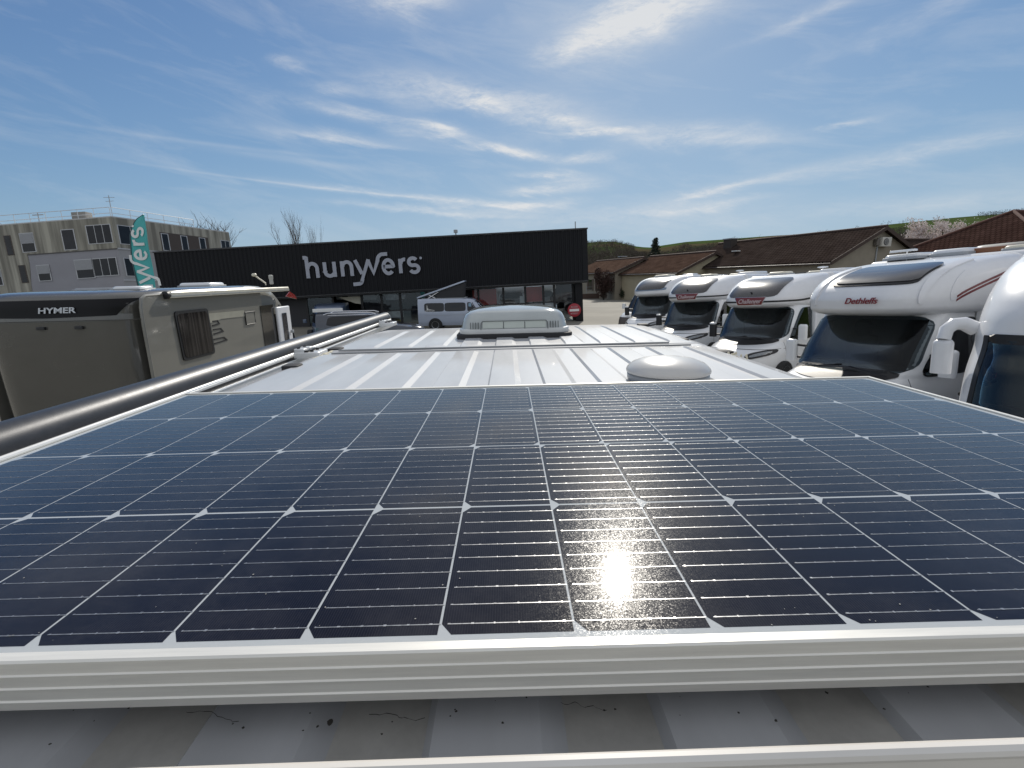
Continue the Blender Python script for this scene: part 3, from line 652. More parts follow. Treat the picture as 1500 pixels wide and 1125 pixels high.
# ------------------------------------------------------------------ motorhomes in the row on the right (nose towards -y in their own space)
CAB = [(.30, .18, .92, 4.0), (.42, .06, .97, 4.0), (.62, .0, .985, 3.8), (.80, .03, .99, 3.6), (.92, .13, .99, 3.6), (1.02, .34, .985, 3.8), (1.09, .60, .98, 4.2), (1.14, .82, .98, 5.0),
       (1.20, .94, .975, 6.5), (1.5, 1.17, .955, 7.5), (1.8, 1.41, .935, 8.0), (1.97, 1.54, .92, 8.0), (2.04, 1.60, .91, 8)]
def cab(root, paint=WHITE, glassm=SCREEN_GLASS, papers=(), dark_mirror=True):
    sh = Shell(CAB, 2.75)
    zs = [.30, .36, .42, .52, .62, .71, .80, .86, .92, .97, 1.02, 1.05, 1.09, 1.12, 1.14, 1.17, 1.20] + [1.20+.035*i for i in range(1, 24)] + [2.03]
    def hole(x, y, z):
        h = (z-1.15)/.78
        if 1.23 < z < 1.93 and abs(x) < .855-.03*h and sh.front(x, z)[1] > y-.05 and y < 2.0: return True
        return 1.28 < z < 1.88 and abs(x) > .7 and 1.62+.35*max(0, h-.2) < y < 2.32
    b = sh.skin(zs, 34, hole).build('cab', paint, root)
    sh.patch(fpatch(1.20, 1.985, .915, .865, .05, r=7), 28, 14, .010).build('windscreen', glassm, root)
    wf = sh.patch(fpatch(1.125, 1.235, .80, .80, .05, r=7), 20, 4, .012); wf.build('scuttle', BLACK, root)
    for sg in (-1, 1):
        w_ = sh.patch(spatch(1.20, 2.40, 1.80, 2.40, 1.14, 1.94, sg, 6), 16, 10, .010).build('side_window', SIDE_GLASS, root)
        l = sh.patch(lambda a, b_: ('f', sg*(.66+.22*sq(a, b_, 3)[0]), .885+.075*sq(a, b_, 3)[1]+.055*sq(a, b_, 3)[0]), 12, 8, .012).build('headlight', BLACK, root)
        sh.patch(lambda a, b_: ('f', sg*(.68+.15*sq(a, b_, 3)[0]), .89+.035*sq(a, b_, 3)[1]+.045*sq(a, b_, 3)[0]), 8, 5, .018).build('lens', LAMP, l)
        # door mirror on two arms
        mir = MB(); mir.rbox(sg*1.20-.10, sg*1.20+.10, 1.28, 1.40, 1.18, 1.56, .05, .05)
        mo = mir.build('door_mirror', paint if sg > 0 or not dark_mirror else BLACK, root)
        MB().tube([(sg*.93, 1.44, 1.44), (sg*1.12, 1.36, 1.46)], .022, 8).build('mirror_arm', BLACK, mo); MB().tube([(sg*.94, 1.44, 1.24), (sg*1.14, 1.36, 1.24)], .022, 8).build('mirror_arm', BLACK, mo)
        if sg < 0 and dark_mirror:
            mb = MB(); mb.rbox(sg*1.20-.085, sg*1.20+.085, 1.27, 1.38, 1.535, 1.585, .04, .03); mb.build('mirror_cap', paint, mo)
        wheel(root, sg*.92, 1.0, .34, .22, sg)
    SEAM = mat('panel_gap', (.03, .03, .032), .7)
    sh.patch(lambda a, b: ('f', .93*a, 1.005+.004*b-.02*a*a), 30, 2, .004, .003).build('bonnet_seam', SEAM, root)
    for sg in (-1, 1):
        sh.patch(lambda a, b, sg=sg: ('s', 2.47+.004*a, 1.22+.74*b, sg), 2, 10, .004, .003).build('door_seam', SEAM, root)
        sh.patch(lambda a, b, sg=sg: ('s', 1.10+.004*a+.0*b, .85+.28*b, sg), 2, 6, .004, .003).build('door_seam', SEAM, root)
        h_ = MB(); h_.rbox(sg*.985-.02, sg*.985+.02, 2.18, 2.36, 1.03, 1.07, .01, .01); h_.build('door_handle', BLACK, root)
    sh.patch(fpatch(.47, .57, .24, .24, 0, r=9), 8, 3, .012).build('number_plate', PAPER, root)
    sh.patch(fpatch(.60, .84, .34, .42, 0, r=5), 14, 5, .008).build('grille', BLACK, root)
    sh.patch(fpatch(.36, .50, .62, .66, 0, r=6), 14, 4, .008).build('bumper_inset', BLACK, root)
    # what shows through the windscreen
    i = MB(); i.box(-.84, .84, 1.10, 1.62, .9, 1.235); i.build('dashboard', DASH, root)
    i = MB()
    for x in (-.45, .45): i.rbox(x-.24, x+.24, 1.98, 2.14, .9, 1.62, .06, .05); i.rbox(x-.13, x+.13, 2.0, 2.11, 1.64, 1.85, .04, .04)
    i.build('cab_seat', SEAT, root)
    bl = MB(); bl.slab([(-.80, 1.62, 1.24), (-.74, 1.74, 1.90), (-.66, 1.95, 1.90), (-.70, 2.05, 1.24)], (.012, 0, 0)); bl.build('window_blind', mat('pale_blind', (.55, .58, .55), .8), root)
    bm_ = MB(); bm_.tube([(.02, 1.52, 1.95), (.02, 1.50, 1.84)], .012, 8); bm_.rbox(-.10, .14, 1.47, 1.50, 1.78, 1.85, .01, .01); bm_.build('interior_mirror', BLACK, root)
    for x, y, a, b2 in papers:
        p = MB(); p.box(x-a, x+a, y+.03-b2, y+.03+b2, 1.240, 1.247); p.build('paper_on_dashboard', PAPER, root)
    bk = MB(); bk.box(-.9, .9, 2.60, 2.62, .5, 2.0); bk.build('cab_curtain', mat('dark_curtain', (.02, .02, .024), .9), root)
    wp = MB()
    for x0, x1 in ((-.62, -.02), (.12, .70)):
        pts = []
        for k in range(8):
            t = k/7; x = x0+(x1-x0)*t; z = 1.17+.10*t if x0 < 0 else 1.17+.08*(1-t); q = sh.front(x, z); pts.append((q[0], q[1]-.02, q[2]))
        wp.tube(pts, .008, 6)
    wp.build('wiper', BLACK, root)
    return sh
def scaled(sl, zk=1.0, zo=0.0): return [(q[0]*zk+zo,)+tuple(q[1:]) for q in sl]
CAP1 = [(1.955, 1.45, .92, 4), (1.985, 1.22, 1.02, 4), (2.03, 1.10, 1.08, 4.2), (2.10, 1.04, 1.11, 4.4), (2.20, 1.05, 1.13, 4.4), (2.33, 1.14, 1.14, 4.2), (2.46, 1.31, 1.14, 4.0), (2.58, 1.56, 1.13, 4),
        (2.67, 1.84, 1.10, 4), (2.73, 2.13, 1.06, 4), (2.77, 2.45, .99, 4.2), (2.785, 2.75, .91, 4.5)]
CAP2 = [(1.985, 1.48, .95, 4), (2.015, 1.22, 1.05, 4.2), (2.06, 1.08, 1.11, 4.4), (2.14, 1.01, 1.14, 4.6), (2.27, 1.0, 1.155, 4.6), (2.41, 1.06, 1.16, 4.5), (2.55, 1.20, 1.16, 4.4), (2.67, 1.42, 1.15, 4.3),
        (2.77, 1.75, 1.12, 4.3), (2.84, 2.10, 1.08, 4.4), (2.89, 2.5, 1.02, 4.6), (2.92, 2.95, .95, 5)]
def rooflight(root, x, y, z, wx, wy, h=.09, m=CREAM, name='roof_light'):
    o = MB().rbox(x-wx/2, x+wx/2, y-wy/2, y+wy/2, z, z+h*.45, .05, .01).build(name, GREYPL, root)
    MB().rbox(x-wx/2+.02, x+wx/2-.02, y-wy/2+.02, y+wy/2-.02, z+h*.45, z+h, .08, h*.5).build('dome', m, o)
def body(root, z1, length=7.1, wd=1.14, stripe=None, y0=2.7):
    b = MB(); b.rbox(-wd, wd, y0, length, .38, z1, .07, .10, 6); o = b.build('living_body', CAPW, root)
    for sg in (-1, 1): wheel(root, sg*(wd-.14), length-1.6, .34, .22, sg)
    for sg in (-1, 1):
        for y, a in ((4.1, .45), (5.6, .5)):
            q = MB(); x = sg*(wd+.004); q.rbox(min(x, x-sg*.03), max(x, x-sg*.03), y-a, y+a, 1.45, 2.0, .004, .004); q.build('window', DGLASS, root)
    s = MB(); s.box(-wd+.02, wd-.02, y0+.02, length-.02, .28, .379)
    for sg in (-1, 1): MB().rbox(sg*.99-.06, sg*.99+.06, 2.35, y0+.02, .4, 2.05, .03, .02).build('cab_side_panel', CAPW, root); s.build('skirt', GREYPL, root)
    return o
def cap_motorhome(label, loc, kind, rz, papers=()):
    root = thing('motorhome', label, 'motorhome', (0, 0, 0), 0, 'motorhomes parked in the row on the right'); plumb(root, loc, R(rz))
    cab(root, WHITE, SCREEN_GLASS, papers, kind != 'lettered')
    C = [((q[0] if q[0] < 2 else 2+(q[0]-2)*.90),)+q[1:] for q in CAP2] if kind == 'lettered' else CAP1
    cs = Shell(C, 3.3, .15); z0, z1 = C[0][0], C[-1][0]
    zs = sorted({round(z0+(z1-z0)*i/34, 4) for i in range(35)} | {q[0] for q in C})
    cs.skin(zs, 34, floor=True).build('overcab', CAPW, root)
    if kind != 'lettered':
        body(root, 2.80, y0=3.0)
        zsp = 2.12
        def fn(a, b): a, b = a, b; return ('f', a*.86+.02, 2.14+.018*b) 
        if kind == 'badged':
            cs.patch(lambda a, b: ('f', a*1.04, 2.135+.022*b), 44, 3, .006, .004).build('stripe', BLACK, root)
            for sg in (-1, 1):
                def sf(a, b, sg=sg):
                    t = (a+1)/2; return ('s', 1.62+1.46*t, 2.135+.20*t**1.6+.022*b, sg)
                cs.patch(sf, 16, 3, .006, .004).build('stripe', BLACK, root)
            bd = cs.patch(lambda a, b: ('f', a*(.355+.045*b), 2.155+.085*b), 14, 6, .018, .010).build('badge', BADGE, root)
            cs.patch(lambda a, b: ('f', a*(.365+.048*b), 2.155+.094*b), 14, 6, .014, .008).build('badge_rim', CHROME, bd)
            p = Vector(cs.front(0, 2.155)); 
            t = text('lettering', 'Challenger', .155, mat('badge_lettering', (.55, .45, .46), .4), STAND, bd, .012, .28, .004, .60)
            t.location = (0, p.y-.024, p.z-.008); t.rotation_euler = (R(-4), 0, 0)
            b0 = MB(); b0.tube([(0, p.y+.10, 2.36), (0, p.y+.06, 2.375)], .02, 10); b0.build('marker_lamp', BLACK, root)
        cs.patch(lambda a, b: ('f', .02+sq(a, b, 8)[0]*(.64-.0*b)+.03*sq(a, b, 8)[1], 2.475+.175*sq(a, b, 8)[1]+.05*sq(a, b, 8)[1]), 24, 12, .022, .02).build('overcab_rooflight', ACRYL, root)
        if kind == 'plain':
            cs.patch(lambda a, b: ('f', .02+sq(a, b, 8)[0]*.70, 2.27+.06*sq(a, b, 8)[1]), 20, 6, .012, .01).build('blue_panel', mat('blue_grey_panel', (.16, .22, .30), .3, coat=.6), root)
            rooflight(root, -.35, 3.3, 2.80, .75, .8, .10, CREAM); rooflight(root, .4, 4.3, 2.80, .6, .6, .09, WHITE)
        else:
            rooflight(root, -.45, 3.5, 2.80, .55, .55, .10, CREAM); rooflight(root, .2, 4.6, 2.80, .7, .5, .08, CREAM)
            q = MB(); q.rbox(-.9, .2, 5.0, 6.0, 2.83, 2.865, .01, .004); q.build('roof_solar_panel', ACRYL, root)
            q = MB(); q.lathe([(.012, 0), (.012, .13)], (.62, 3.6, 2.80), 8); q.lathe([(.05, .12), (.13, .135), (.12, .16), (.02, .17)], (.62, 3.6, 2.80), 24); q.build('roof_aerial', WHITE, root)
            q = MB(); q.rbox(.35, 1.0, 4.0, 5.1, 2.80, 2.90, .08, .05); q.build('roof_box', CAPW, root)
    else:
        body(root, 2.86, 7.4, 1.165, y0=3.1)
        # two deep flutes run up the overcab either side of its big rooflight
        cs.patch(lambda a, b: ('f', .19+sq(a, b, 9)[0]*(.57), 2.575+.125*sq(a, b, 9)[1]), 26, 12, .020, .02).build('rooflight_surround', BLACK, root)
        cs.patch(lambda a, b: ('f', .20+sq(a, b, 9)[0]*(.55), 2.598+.12*sq(a, b, 9)[1]), 26, 12, .032, .02).build('overcab_rooflight', ACRYL, root)
        for sg in (-1, 1):
            def fl(a, b, sg=sg):
                z = 2.48+.34*(b)*.95; t = (b+1)/2
                return ('f', (.17 if sg > 0 else .12)+sg*(.66+.035*a*(.4+t)+.02*t), min(2.76, 2.46+.28*b))
            cs.patch(fl, 7, 16, .026, .03).build('flute', CAPW, root)
            cs.patch(lambda a, b, sg=sg: ('f', sg*(.985+.012*a), 2.40+.2*b), 4, 12, .012, .02).build('crease', CAPW, root)
        p = Vector(cs.front(-.02, 2.20))
        t = text('lettering', 'Dethleffs', .125, REDTXT, STAND, root, .012, .32, .004, .48)
        t.location = (.20, p.y-.016, 2.235)
        for sg in (-1, 1):
            for dz in (0, .05):
                def st(a, b, sg=sg, dz=dz):
                    q = (a+1)/2; return ('s', 1.75+1.3*q, 2.20+.42*q**.8+dz+.016*b, sg)
                cs.patch(st, 18, 3, .006, .004).build('stripe', BADGE, root)
            q = MB()
            q.slab([(sg*1.167, 3.12, 2.55), (sg*1.167, 4.6, 2.72), (sg*1.167, 4.6, 2.76), (sg*1.167, 3.12, 2.60)], (sg*.004, 0, 0)); q.build('stripe', BADGE, root)
            q = MB(); q.slab([(sg*1.0, 2.4, .95), (sg*1.0, 2.9, 1.22), (sg*1.0, 2.9, 1.30), (sg*1.0, 2.4, 1.0)], (sg*.17, 0, 0)); q.build('stripe', BADGE, root)
        rooflight(root, -.55, 3.35, 2.855, .62, .7, .10, WHITE)
        rooflight(root, .05, 3.45, 2.86, .55, .55, .11, CAPW)
        q = MB(); q.rbox(.12, .80, 3.4, 4.6, 2.865, 2.95, .03, .02); q.build('wooden_roof_box', mat('varnished_wood', (.22, .085, .03), .35, coat=.4, streak=(4, 1, 30)), root)
        q = MB(); q.lathe([(.012, 0), (.012, .19)], (-.5, 3.1, 2.80), 8); q.rbox(-.70, -.30, 2.94, 3.06, 2.985, 3.02, .03, .015); q.build('roof_aerial', WHITE, root)
        q = MB(); q.rbox(-.5, .35, 4.75, 5.6, 2.87, 3.05, .2, .12); q.build('air_conditioner', mat('taupe_plastic', (.42, .40, .36), .4), root)
        q = MB(); q.rbox(.1, 1.0, 5.6, 6.3, 2.87, 3.0, .15, .08); q.build('roof_pod', CAPW, root)
        rooflight(root, .85, 3.4, 2.86, .3, .34, .08, CREAM)
    return root
RY = R(-50)
PP = [(-.55, 1.22, .13, .07), (-.33, 1.25, .05, .05)]
cap_motorhome('white motorhome with red stripes, dark red lettering and a wooden roof box', (4.25, 7.06, .24), 'lettered', -70.5, [(-.52, 1.2, .14, .09), (-.25, 1.24, .05, .04)])
cap_motorhome('badged white motorhome with black stripe, beside the one with the wooden roof box', (5.36, 11.88, .235), 'badged', -55.5, PP)
cap_motorhome('badged white motorhome with black stripe, beside the one with the blue-grey band', (5.12, 15.4, .38), 'badged', -49, PP)
cap_motorhome('white motorhome with no badge and a blue-grey band under its overcab rooflight', (5.24, 19.9, .58), 'plain', -44, [(-.5, 1.2, .1, .05)])

AX, AY = 4.50, 3.61
def a_class(loc, rz):
    root = thing('motorhome', 'white motorhome with an arched mirror arm and no overcab, beside the solar panel', 'motorhome', (0, 0, 0), 0, 'motorhomes parked in the row on the right'); plumb(root, loc, rz)
    sl = [(.30, .15, 1.05, 4), (.5, .02, 1.10, 4), (.85, .0, 1.12, 4), (1.05, .06, 1.125, 4.2), (1.22, .22, 1.125, 4.6), (1.30, .32, 1.12, 5), (1.7, .50, 1.11, 5.5), (2.02, .66, 1.10, 5.5), (2.10, .66, 1.115, 5),
          (2.2, .66, 1.13, 4.4), (2.4, .74, 1.14, 3.8), (2.6, .95, 1.13, 3.4), (2.76, 1.28, 1.09, 3.2), (2.86, 1.7, 1.02, 3.4), (2.90, 2.3, .92, 4)]
    sh = Shell(sl, 3.0)
    zs = sorted({.3+.065*i for i in range(41)} | {q[0] for q in sl})
    zs = [z for z in zs if z <= 2.9]
    def hole(x, y, z): return (1.36 < z < 1.99 and abs(x) < .82 and y < 1.6) or (1.40 < z < 1.93 and abs(x) > .9 and 1.15 < y < 2.2)
    sh.skin(zs, 34, hole, floor=True).build('coach_body', CAPW, root)
    sh.patch(fpatch(1.30, 2.06, .86, .85, .03, r=9), 30, 12, .010).build('windscreen', SIDE_GLASS, root)
    fr = sh.patch(fpatch(1.25, 1.37, .87, .87, .0, r=9), 30, 4, .012).build('screen_border', BLACK, root)
    fr = sh.patch(fpatch(1.985, 2.08, .87, .87, .0, r=9), 30, 4, .012).build('screen_border', BLACK, root)
    for sg in (-1, 1):
        sh.patch(lambda a, b, sg=sg: ('f', sg*(.845+.022*a), 1.68+.38*b), 5, 10, .013).build('screen_border', BLACK, root)
        sh.patch(spatch(1.1, 2.25, 1.2, 2.25, 1.36, 1.97, sg), 14, 10, .008).build('side_window', SCREEN_GLASS, root)
        wp = MB()
        for y in (1.62,): wp.tube([(sg*1.125, y, 1.38), (sg*1.115, y, 1.96)], .022, 8)
        wp.tube([(sg*1.11, 1.15, 1.37), (sg*1.125, 2.25, 1.37)], .022, 8); wp.build('window_bar', BLACK, root)
        wheel(root, sg*.98, 1.15, .34, .22, sg)
        a = MB(); pts = [(sg*1.02, 1.05, 2.10), (sg*1.10, .98, 2.16), (sg*1.16, .92, 2.155), (sg*1.20, .87, 2.10), (sg*1.21, .85, 2.0)]
        a.tube(pts, [.075, .07, .066, .064, .062], 14); ar = a.build('mirror_arm', CAPW, root)
        h = MB(); h.rbox(sg*1.21-.09, sg*1.21+.09, .80, .92, 1.63, 2.0, .06, .05); h.build('mirror_housing', CAPW, ar)
        sh.patch(lambda a, b, sg=sg: ('f', sg*(.80+.2*sq(a, b, 4)[0]), .86+.1*sq(a, b, 4)[1]), 12, 8, .01).build('headlight', LAMP, root)
    i = MB(); i.box(-1.05, 1.05, .62, 1.25, .9, 1.28); i.build('dashboard', DASH, root)
    i = MB()
    for x in (-.5, .5): i.rbox(x-.25, x+.25, 1.9, 2.08, .9, 1.75, .06, .05)
    i.build('cab_seat', SEAT, root)
    b = MB(); b.rbox(-1.14, 1.14, 2.6, 7.2, .36, 2.9, .07, .1); b.build('living_body', CAPW, root)
    sh.patch(lambda a, b: ('f', sq(a, b, 8)[0]*.5, 2.42+.10*sq(a, b, 8)[1]), 14, 6, .004).build('bonnet_flap', CAPW, root)
    rooflight(root, -.4, 2.9, 2.9, .6, .6, .1, CREAM)
a_class((AX, AY, .12), R(-60))

# the vehicle half hidden behind the row, small and dark-nosed
def small_van():
    root = thing('parked_van', 'small white van with dark grille, half hidden behind the last motorhome of the row', 'van', (5.25, 21.6, 0), R(-50))
    sl = [(.3, .1, .85, 3.2), (.55, 0, .92, 3.2), (.9, .08, .93, 3.2), (1.05, .35, .925, 3.4), (1.15, .7, .92, 3.6), (1.5, 1.0, .88, 4), (1.85, 1.3, .82, 4.2), (2.0, 1.55, .78, 4.4), (2.08, 2.0, .70, 5)]
    sh = Shell(sl, 4.9); zs = sorted({q[0] for q in sl} | {.3+.09*i for i in range(20)})
    sh.skin(zs, 24).build('body', WHITE, root)
    sh.patch(fpatch(1.17, 1.86, .8, .72, .04), 18, 8, .01).build('windscreen', DGLASS, root)
    sh.patch(fpatch(.55, .92, .62, .66, 0), 14, 6, .01).build('grille', mat('grey_brown_grille', (.10, .085, .075), .5), root)
    for sg in (-1, 1):
        sh.patch(spatch(1.35, 2.6, 1.7, 2.6, 1.2, 1.8, sg), 10, 6, .01).build('side_window', DGLASS, root)
        sh.patch(fpatch(.75, .95, .14, .16, 0, sg*.72), 8, 5, .014).build('headlight', LAMP, root)
        m = MB(); m.rbox(sg*1.05-.09, sg*1.05+.09, 1.3, 1.4, 1.2, 1.45, .04, .04); m.build('door_mirror', WHITE, root); wheel(root, sg*.84, 1.0, .32, .2, sg); wheel(root, sg*.84, 3.9, .32, .2, sg)
small_van()

# ------------------------------------------------------------------ bronze motorhome on the left, tail towards us
def curtain_mat():
    m = bpy.data.materials.new('curtained_pane'); N, L, P = nodes(m); tc = N.new('ShaderNodeTexCoord'); sp = N.new('ShaderNodeSeparateXYZ'); L.new(tc.outputs['Object'], sp.inputs[0])
    nz = N.new('ShaderNodeTexNoise'); nz.inputs['Scale'].default_value = 1; nz.inputs['Detail'].default_value = 3
    cb = N.new('ShaderNodeCombineXYZ'); a = N.new('ShaderNodeMath'); a.operation = 'MULTIPLY'; a.inputs[1].default_value = 16; L.new(sp.outputs[1], a.inputs[0]); L.new(a.outputs[0], cb.inputs[0])
    b = N.new('ShaderNodeMath'); b.operation = 'MULTIPLY'; b.inputs[1].default_value = .5; L.new(sp.outputs[2], b.inputs[0]); L.new(b.outputs[0], cb.inputs[1]); L.new(cb.outputs[0], nz.inputs['Vector'])
    cr = N.new('ShaderNodeValToRGB'); e = cr.color_ramp.elements; e[0].position = .42; e[0].color = (.008, .007, .008, 1); e[1].position = .68; e[1].color = (.055, .050, .047, 1); L.new(nz.outputs['Fac'], cr.inputs[0]); L.new(cr.outputs[0], P.inputs['Base Color'])
    P.inputs['Roughness'].default_value = .10; P.inputs['Specular IOR Level'].default_value = .22; return m
def bronze():
    W2 = 1.15
    root = thing('motorhome', 'bronze motorhome with dark rear band, cream awning and open side door', 'motorhome', (-5.0-W2, 6.50, 0), 0)
    sl = [(.35, .12, 1.10, 8), (.7, .05, 1.14, 8), (1.4, .02, W2, 8), (2.2, .0, W2, 8), (2.36, .0, W2, 8), (2.43, .012, W2, 8), (2.58, .03, 1.145, 9), (2.67, .07, 1.13, 8), (2.72, .13, 1.11, 7), (2.75, .26, 1.07, 6), (2.765, .6, 1.0, 5)]
    sh = Shell(sl, 2.9); zs = sorted({q[0] for q in sl} | {.35+.1*i for i in range(24)} | {2.69, 2.735, 2.745})
    zs = [z for z in zs if z <= 2.765]
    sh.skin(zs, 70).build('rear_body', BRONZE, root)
    L_ = 5.95
    fs = [(.35, .15, 1.10, 4), (.9, .0, W2, 4), (1.1, .1, W2, 4), (1.35, .42, 1.145, 4.2), (1.9, .72, 1.13, 4.4), (2.12, .86, 1.12, 4.2), (2.3, .95, 1.12, 4), (2.5, 1.15, 1.10, 3.8), (2.65, 1.45, 1.07, 4), (2.74, 1.9, 1.02, 4), (2.762, 2.4, .97, 5)]
    fsh = Shell(fs, 3.1); Mx = Matrix.Translation((0, L_, 0)) @ Matrix.Rotation(math.pi, 4, 'Z')
    z2 = sorted({q[0] for q in fs} | {.35+.08*i for i in range(31)}); z2 = [z for z in z2 if z <= 2.762]
    def hole(x, y, z): return 1.42 < z < 2.12 and (y < 1.3 or (1.0 < y < 1.95 and abs(x) > .9))
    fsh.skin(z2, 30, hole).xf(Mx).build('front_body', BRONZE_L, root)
    fsh.patch(fpatch(1.38, 2.16, 1.05, 1.02, .02), 24, 10, .012).xf(Mx).build('windscreen', SCREEN_GLASS, root)
    for sg in (-1, 1):
        f = fsh.patch(spatch(.95, 2.0, 1.05, 2.0, 1.40, 2.15, sg), 12, 8, .012).xf(Mx).build('side_window', SCREEN_GLASS, root)
        b = MB()
        for a, c in (((.98, 1.4), (1.08, 2.15)), ((1.5, 1.4), (1.5, 2.15)), ((2.0, 1.4), (2.0, 2.15))):
            p = [fsh.side(a[0]+(c[0]-a[0])*t, a[1]+(c[1]-a[1])*t, sg) for t in (0, .5, 1)]; b.tube([(q[0]*1.012, q[1], q[2]) for q in p], .02, 8)
        b.xf(Mx).build('window_frame', BLACK, f)
        for y in (1.5, L_-1.1): wheel(root, sg*1.0, y, .34, .22, sg)
    # side walls carry a lighter paint on a slightly proud panel
    for sg in (1, -1):
        p = MB(); pts = []
        y0, y1, zb, zt, r = .125, 3.35, .45, 2.655, .12
        for cx, cy, q0 in ((y1-.01, zt-.01, 0), (y0+r, zt-r, 90), (y0+.02, zb+.02, 180), (y1-.01, zb+.01, 270)):
            rr = r if q0 == 90 else .01
            pts += [(sg*(W2-.006), cx+rr*math.cos(R(q0+90*i/6)), cy+rr*math.sin(R(q0+90*i/6))) for i in range(7)]
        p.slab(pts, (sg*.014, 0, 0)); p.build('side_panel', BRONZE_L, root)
    e = MB(); e.tube([(W2+.006, .10, .5), (W2+.006, .105, 2.3), (W2+.004, .12, 2.52), (W2, .16, 2.63), (W2-.005, .24, 2.67), (W2-.01, .6, 2.675)], .022, 8); e.build('corner_trim', BRONZE_L, root)
    e = MB(); e.tube([(W2-.16, -.002, 2.365), (W2-.03, .03, 2.365), (W2+.004, .12, 2.365)], .006, 6); e.tube([(-W2+.05, .003, 2.365), (W2-.16, -.002, 2.365)], .006, 6); e.build('panel_joint', mat('dark_joint_line', (.05, .047, .04), .6), root)  # dark line along the panel joint
    # dark band with the maker's lettering
    def band(a, b): 
        h = (b+1)/2; x1 = .86+.20*h; x0 = -1.0; return ('f', x0+(x1-x0)*(a+1)/2, 2.425+.215*h-.02*(1-h)*(1-abs(a)))
    sh.patch(band, 36, 6, .008, .006).build('rear_band', mat('gloss_black_band', (.004, .004, .005), .35, spec=.2), root)
    def chip(a, b): return ('f', .40+.5*a, 2.66+.005*b)
    t = text('lettering', 'HYMER', .105, mat('silver_lettering', (.55, .57, .60), .3, metal=.4), STAND, root, .022, .12, .004, .50)
    t.location = (.115, -.002, 2.505); t.rotation_euler = (R(-4), 0, 0)
    for x in (-.13, .38):
        h = MB(); h.rbox(x-.055, x+.055, -.035, .02, 2.255, 2.295, .012, .008); h.build('marker_lamp', BLACK, root)
    for sg in (-1, 1):
        l = MB(); l.rbox(sg*1.0-.07, sg*1.0+.07, -.02, .05, .55, .95, .02, .02); l.build('tail_light', REDL, root)
    # side: framed window with pleated blind, vent, chevrons, door
    X = W2+.008
    wf = MB(); pts = lambda d: [(X, .76-d, 2.39+d), (X, 1.51+d, 2.39+d), (X, 1.53+d, 1.69-d), (X, .79-d, 1.69-d)]
    def ro(P, r=.07, n=5):
        out = []; m = len(P)
        for i in range(m):
            p, a, b = Vector(P[i]), Vector(P[i-1]), Vector(P[(i+1) % m]); u, v = (a-p).normalized()*r, (b-p).normalized()*r
            out += [tuple(p+u*(1-t)**2+v*t*t) for t in [k/n for k in range(n+1)]]
        return out
    wf.slab(ro(pts(.03)), (.02, 0, 0)); wo = wf.build('window', BLACK, root)
    q = MB(); q.slab(ro(pts(-.012)), (.026, 0, 0)); q.build('pane', curtain_mat(), wo)
    q = MB(); q.slab([(X, 2.66, 2.27), (X, 3.0, 2.27), (X, 3.0, 2.04), (X, 2.66, 2.04)], (.012, 0, 0)); vo = q.build('fridge_vent', BRONZE_L, root)
    q = MB(); q.tube([(X+.012, 2.66, 2.27), (X+.012, 3.0, 2.27), (X+.012, 3.0, 2.04), (X+.012, 2.66, 2.04), (X+.012, 2.66, 2.27)], .010, 6); q.build('vent_frame', BLACK, vo)
    CH = mat('dark_grey_decal', (.025, .025, .026), .4)
    for y, z, k in ((1.62, 2.13, .22), (1.62, 1.99, .30), (1.60, 1.83, .40)):
        q = MB(); h = .075
        q.slab([(X, y, z+h), (X, y+k*.75, z+h), (X, y+k, z), (X, y, z-.02), (X, y, z+.005), (X, y+k*.85, z+.02), (X, y+k*.66, z+h-.022), (X, y, z+h-.022)], (.009, 0, 0)); q.build('decal', CH, root, smooth=False)
    q = MB(); q.slab([(X, 1.55, 2.33), (X, 2.65, 2.31), (X, 2.65, 2.20), (X, 1.9, 2.215), (X, 1.56, 2.17)], (.0085, 0, 0)); q.build('decal', mat('light_bronze_decal', (.36, .35, .29), .35, coat=.5), root, smooth=False)
    # doorway with its door folded back
    q = MB(); q.slab([(X, 3.26, 2.36), (X, 3.80, 2.36), (X, 3.80, .62), (X, 3.26, .62)], (.010, 0, 0)); q.build('doorway', mat('dark_doorway', (.012, .011, .010), .12, coat=.8), root)
    q = MB(); q.rbox(X+.02, X+.075, 3.82, 4.42, .64, 2.30, .02, .03); d = q.build('entrance_door', CAPW, root)
    q = MB(); q.rbox(X+.076, X+.084, 4.00, 4.22, 1.35, 2.16, .003, .02); q.build('door_window', mat('door_pane', (.05, .05, .055), .15, coat=.6), d)
    q = MB(); q.rbox(X+.084, X+.14, 4.30, 4.36, 1.7, 1.76, .01, .01); q.rbox(X+.076, X+.12, 4.28, 4.40, 1.05, 1.45, .02, .02); q.build('door_pocket', GREYPL, d)
    # awning cassette along the roof edge
    q = MB(); q.rbox(W2-.03, W2+.095, .62, 4.50, 2.622, 2.715, .03, .03); aw = q.build('awning', mat('cream_aluminium', (.55, .52, .43), .35, metal=.3), root)
    q = MB(); q.lathe([(.03, 0), (.056, .005), (.058, .05), (.03, .055)], (W2+.035, .575, 2.665), 20, 'y'); q.build('end_cap', BLACK, aw)
    q = MB(); q.box(W2+.094, W2+.099, .63, 4.49, 2.645, 2.655); q.build('awning_groove', GREYPL, aw)
    q = MB(); q.slab([(W2-.02, 4.5, 2.50), (W2-.02, 5.05, 2.42), (W2-.02, 4.96, 2.52), (W2-.02, 4.72, 2.60)], (.02, 0, 0)); q.build('marker', REDL, root)
    rooflight(root, .72, .62, 2.745, .42, .4, .06, WHITE); rooflight(root, .4, 2.75, 2.755, .6, .6, .085, WHITE); rooflight(root, -.5, 1.6, 2.755, .7, .5, .035, GREYPL)
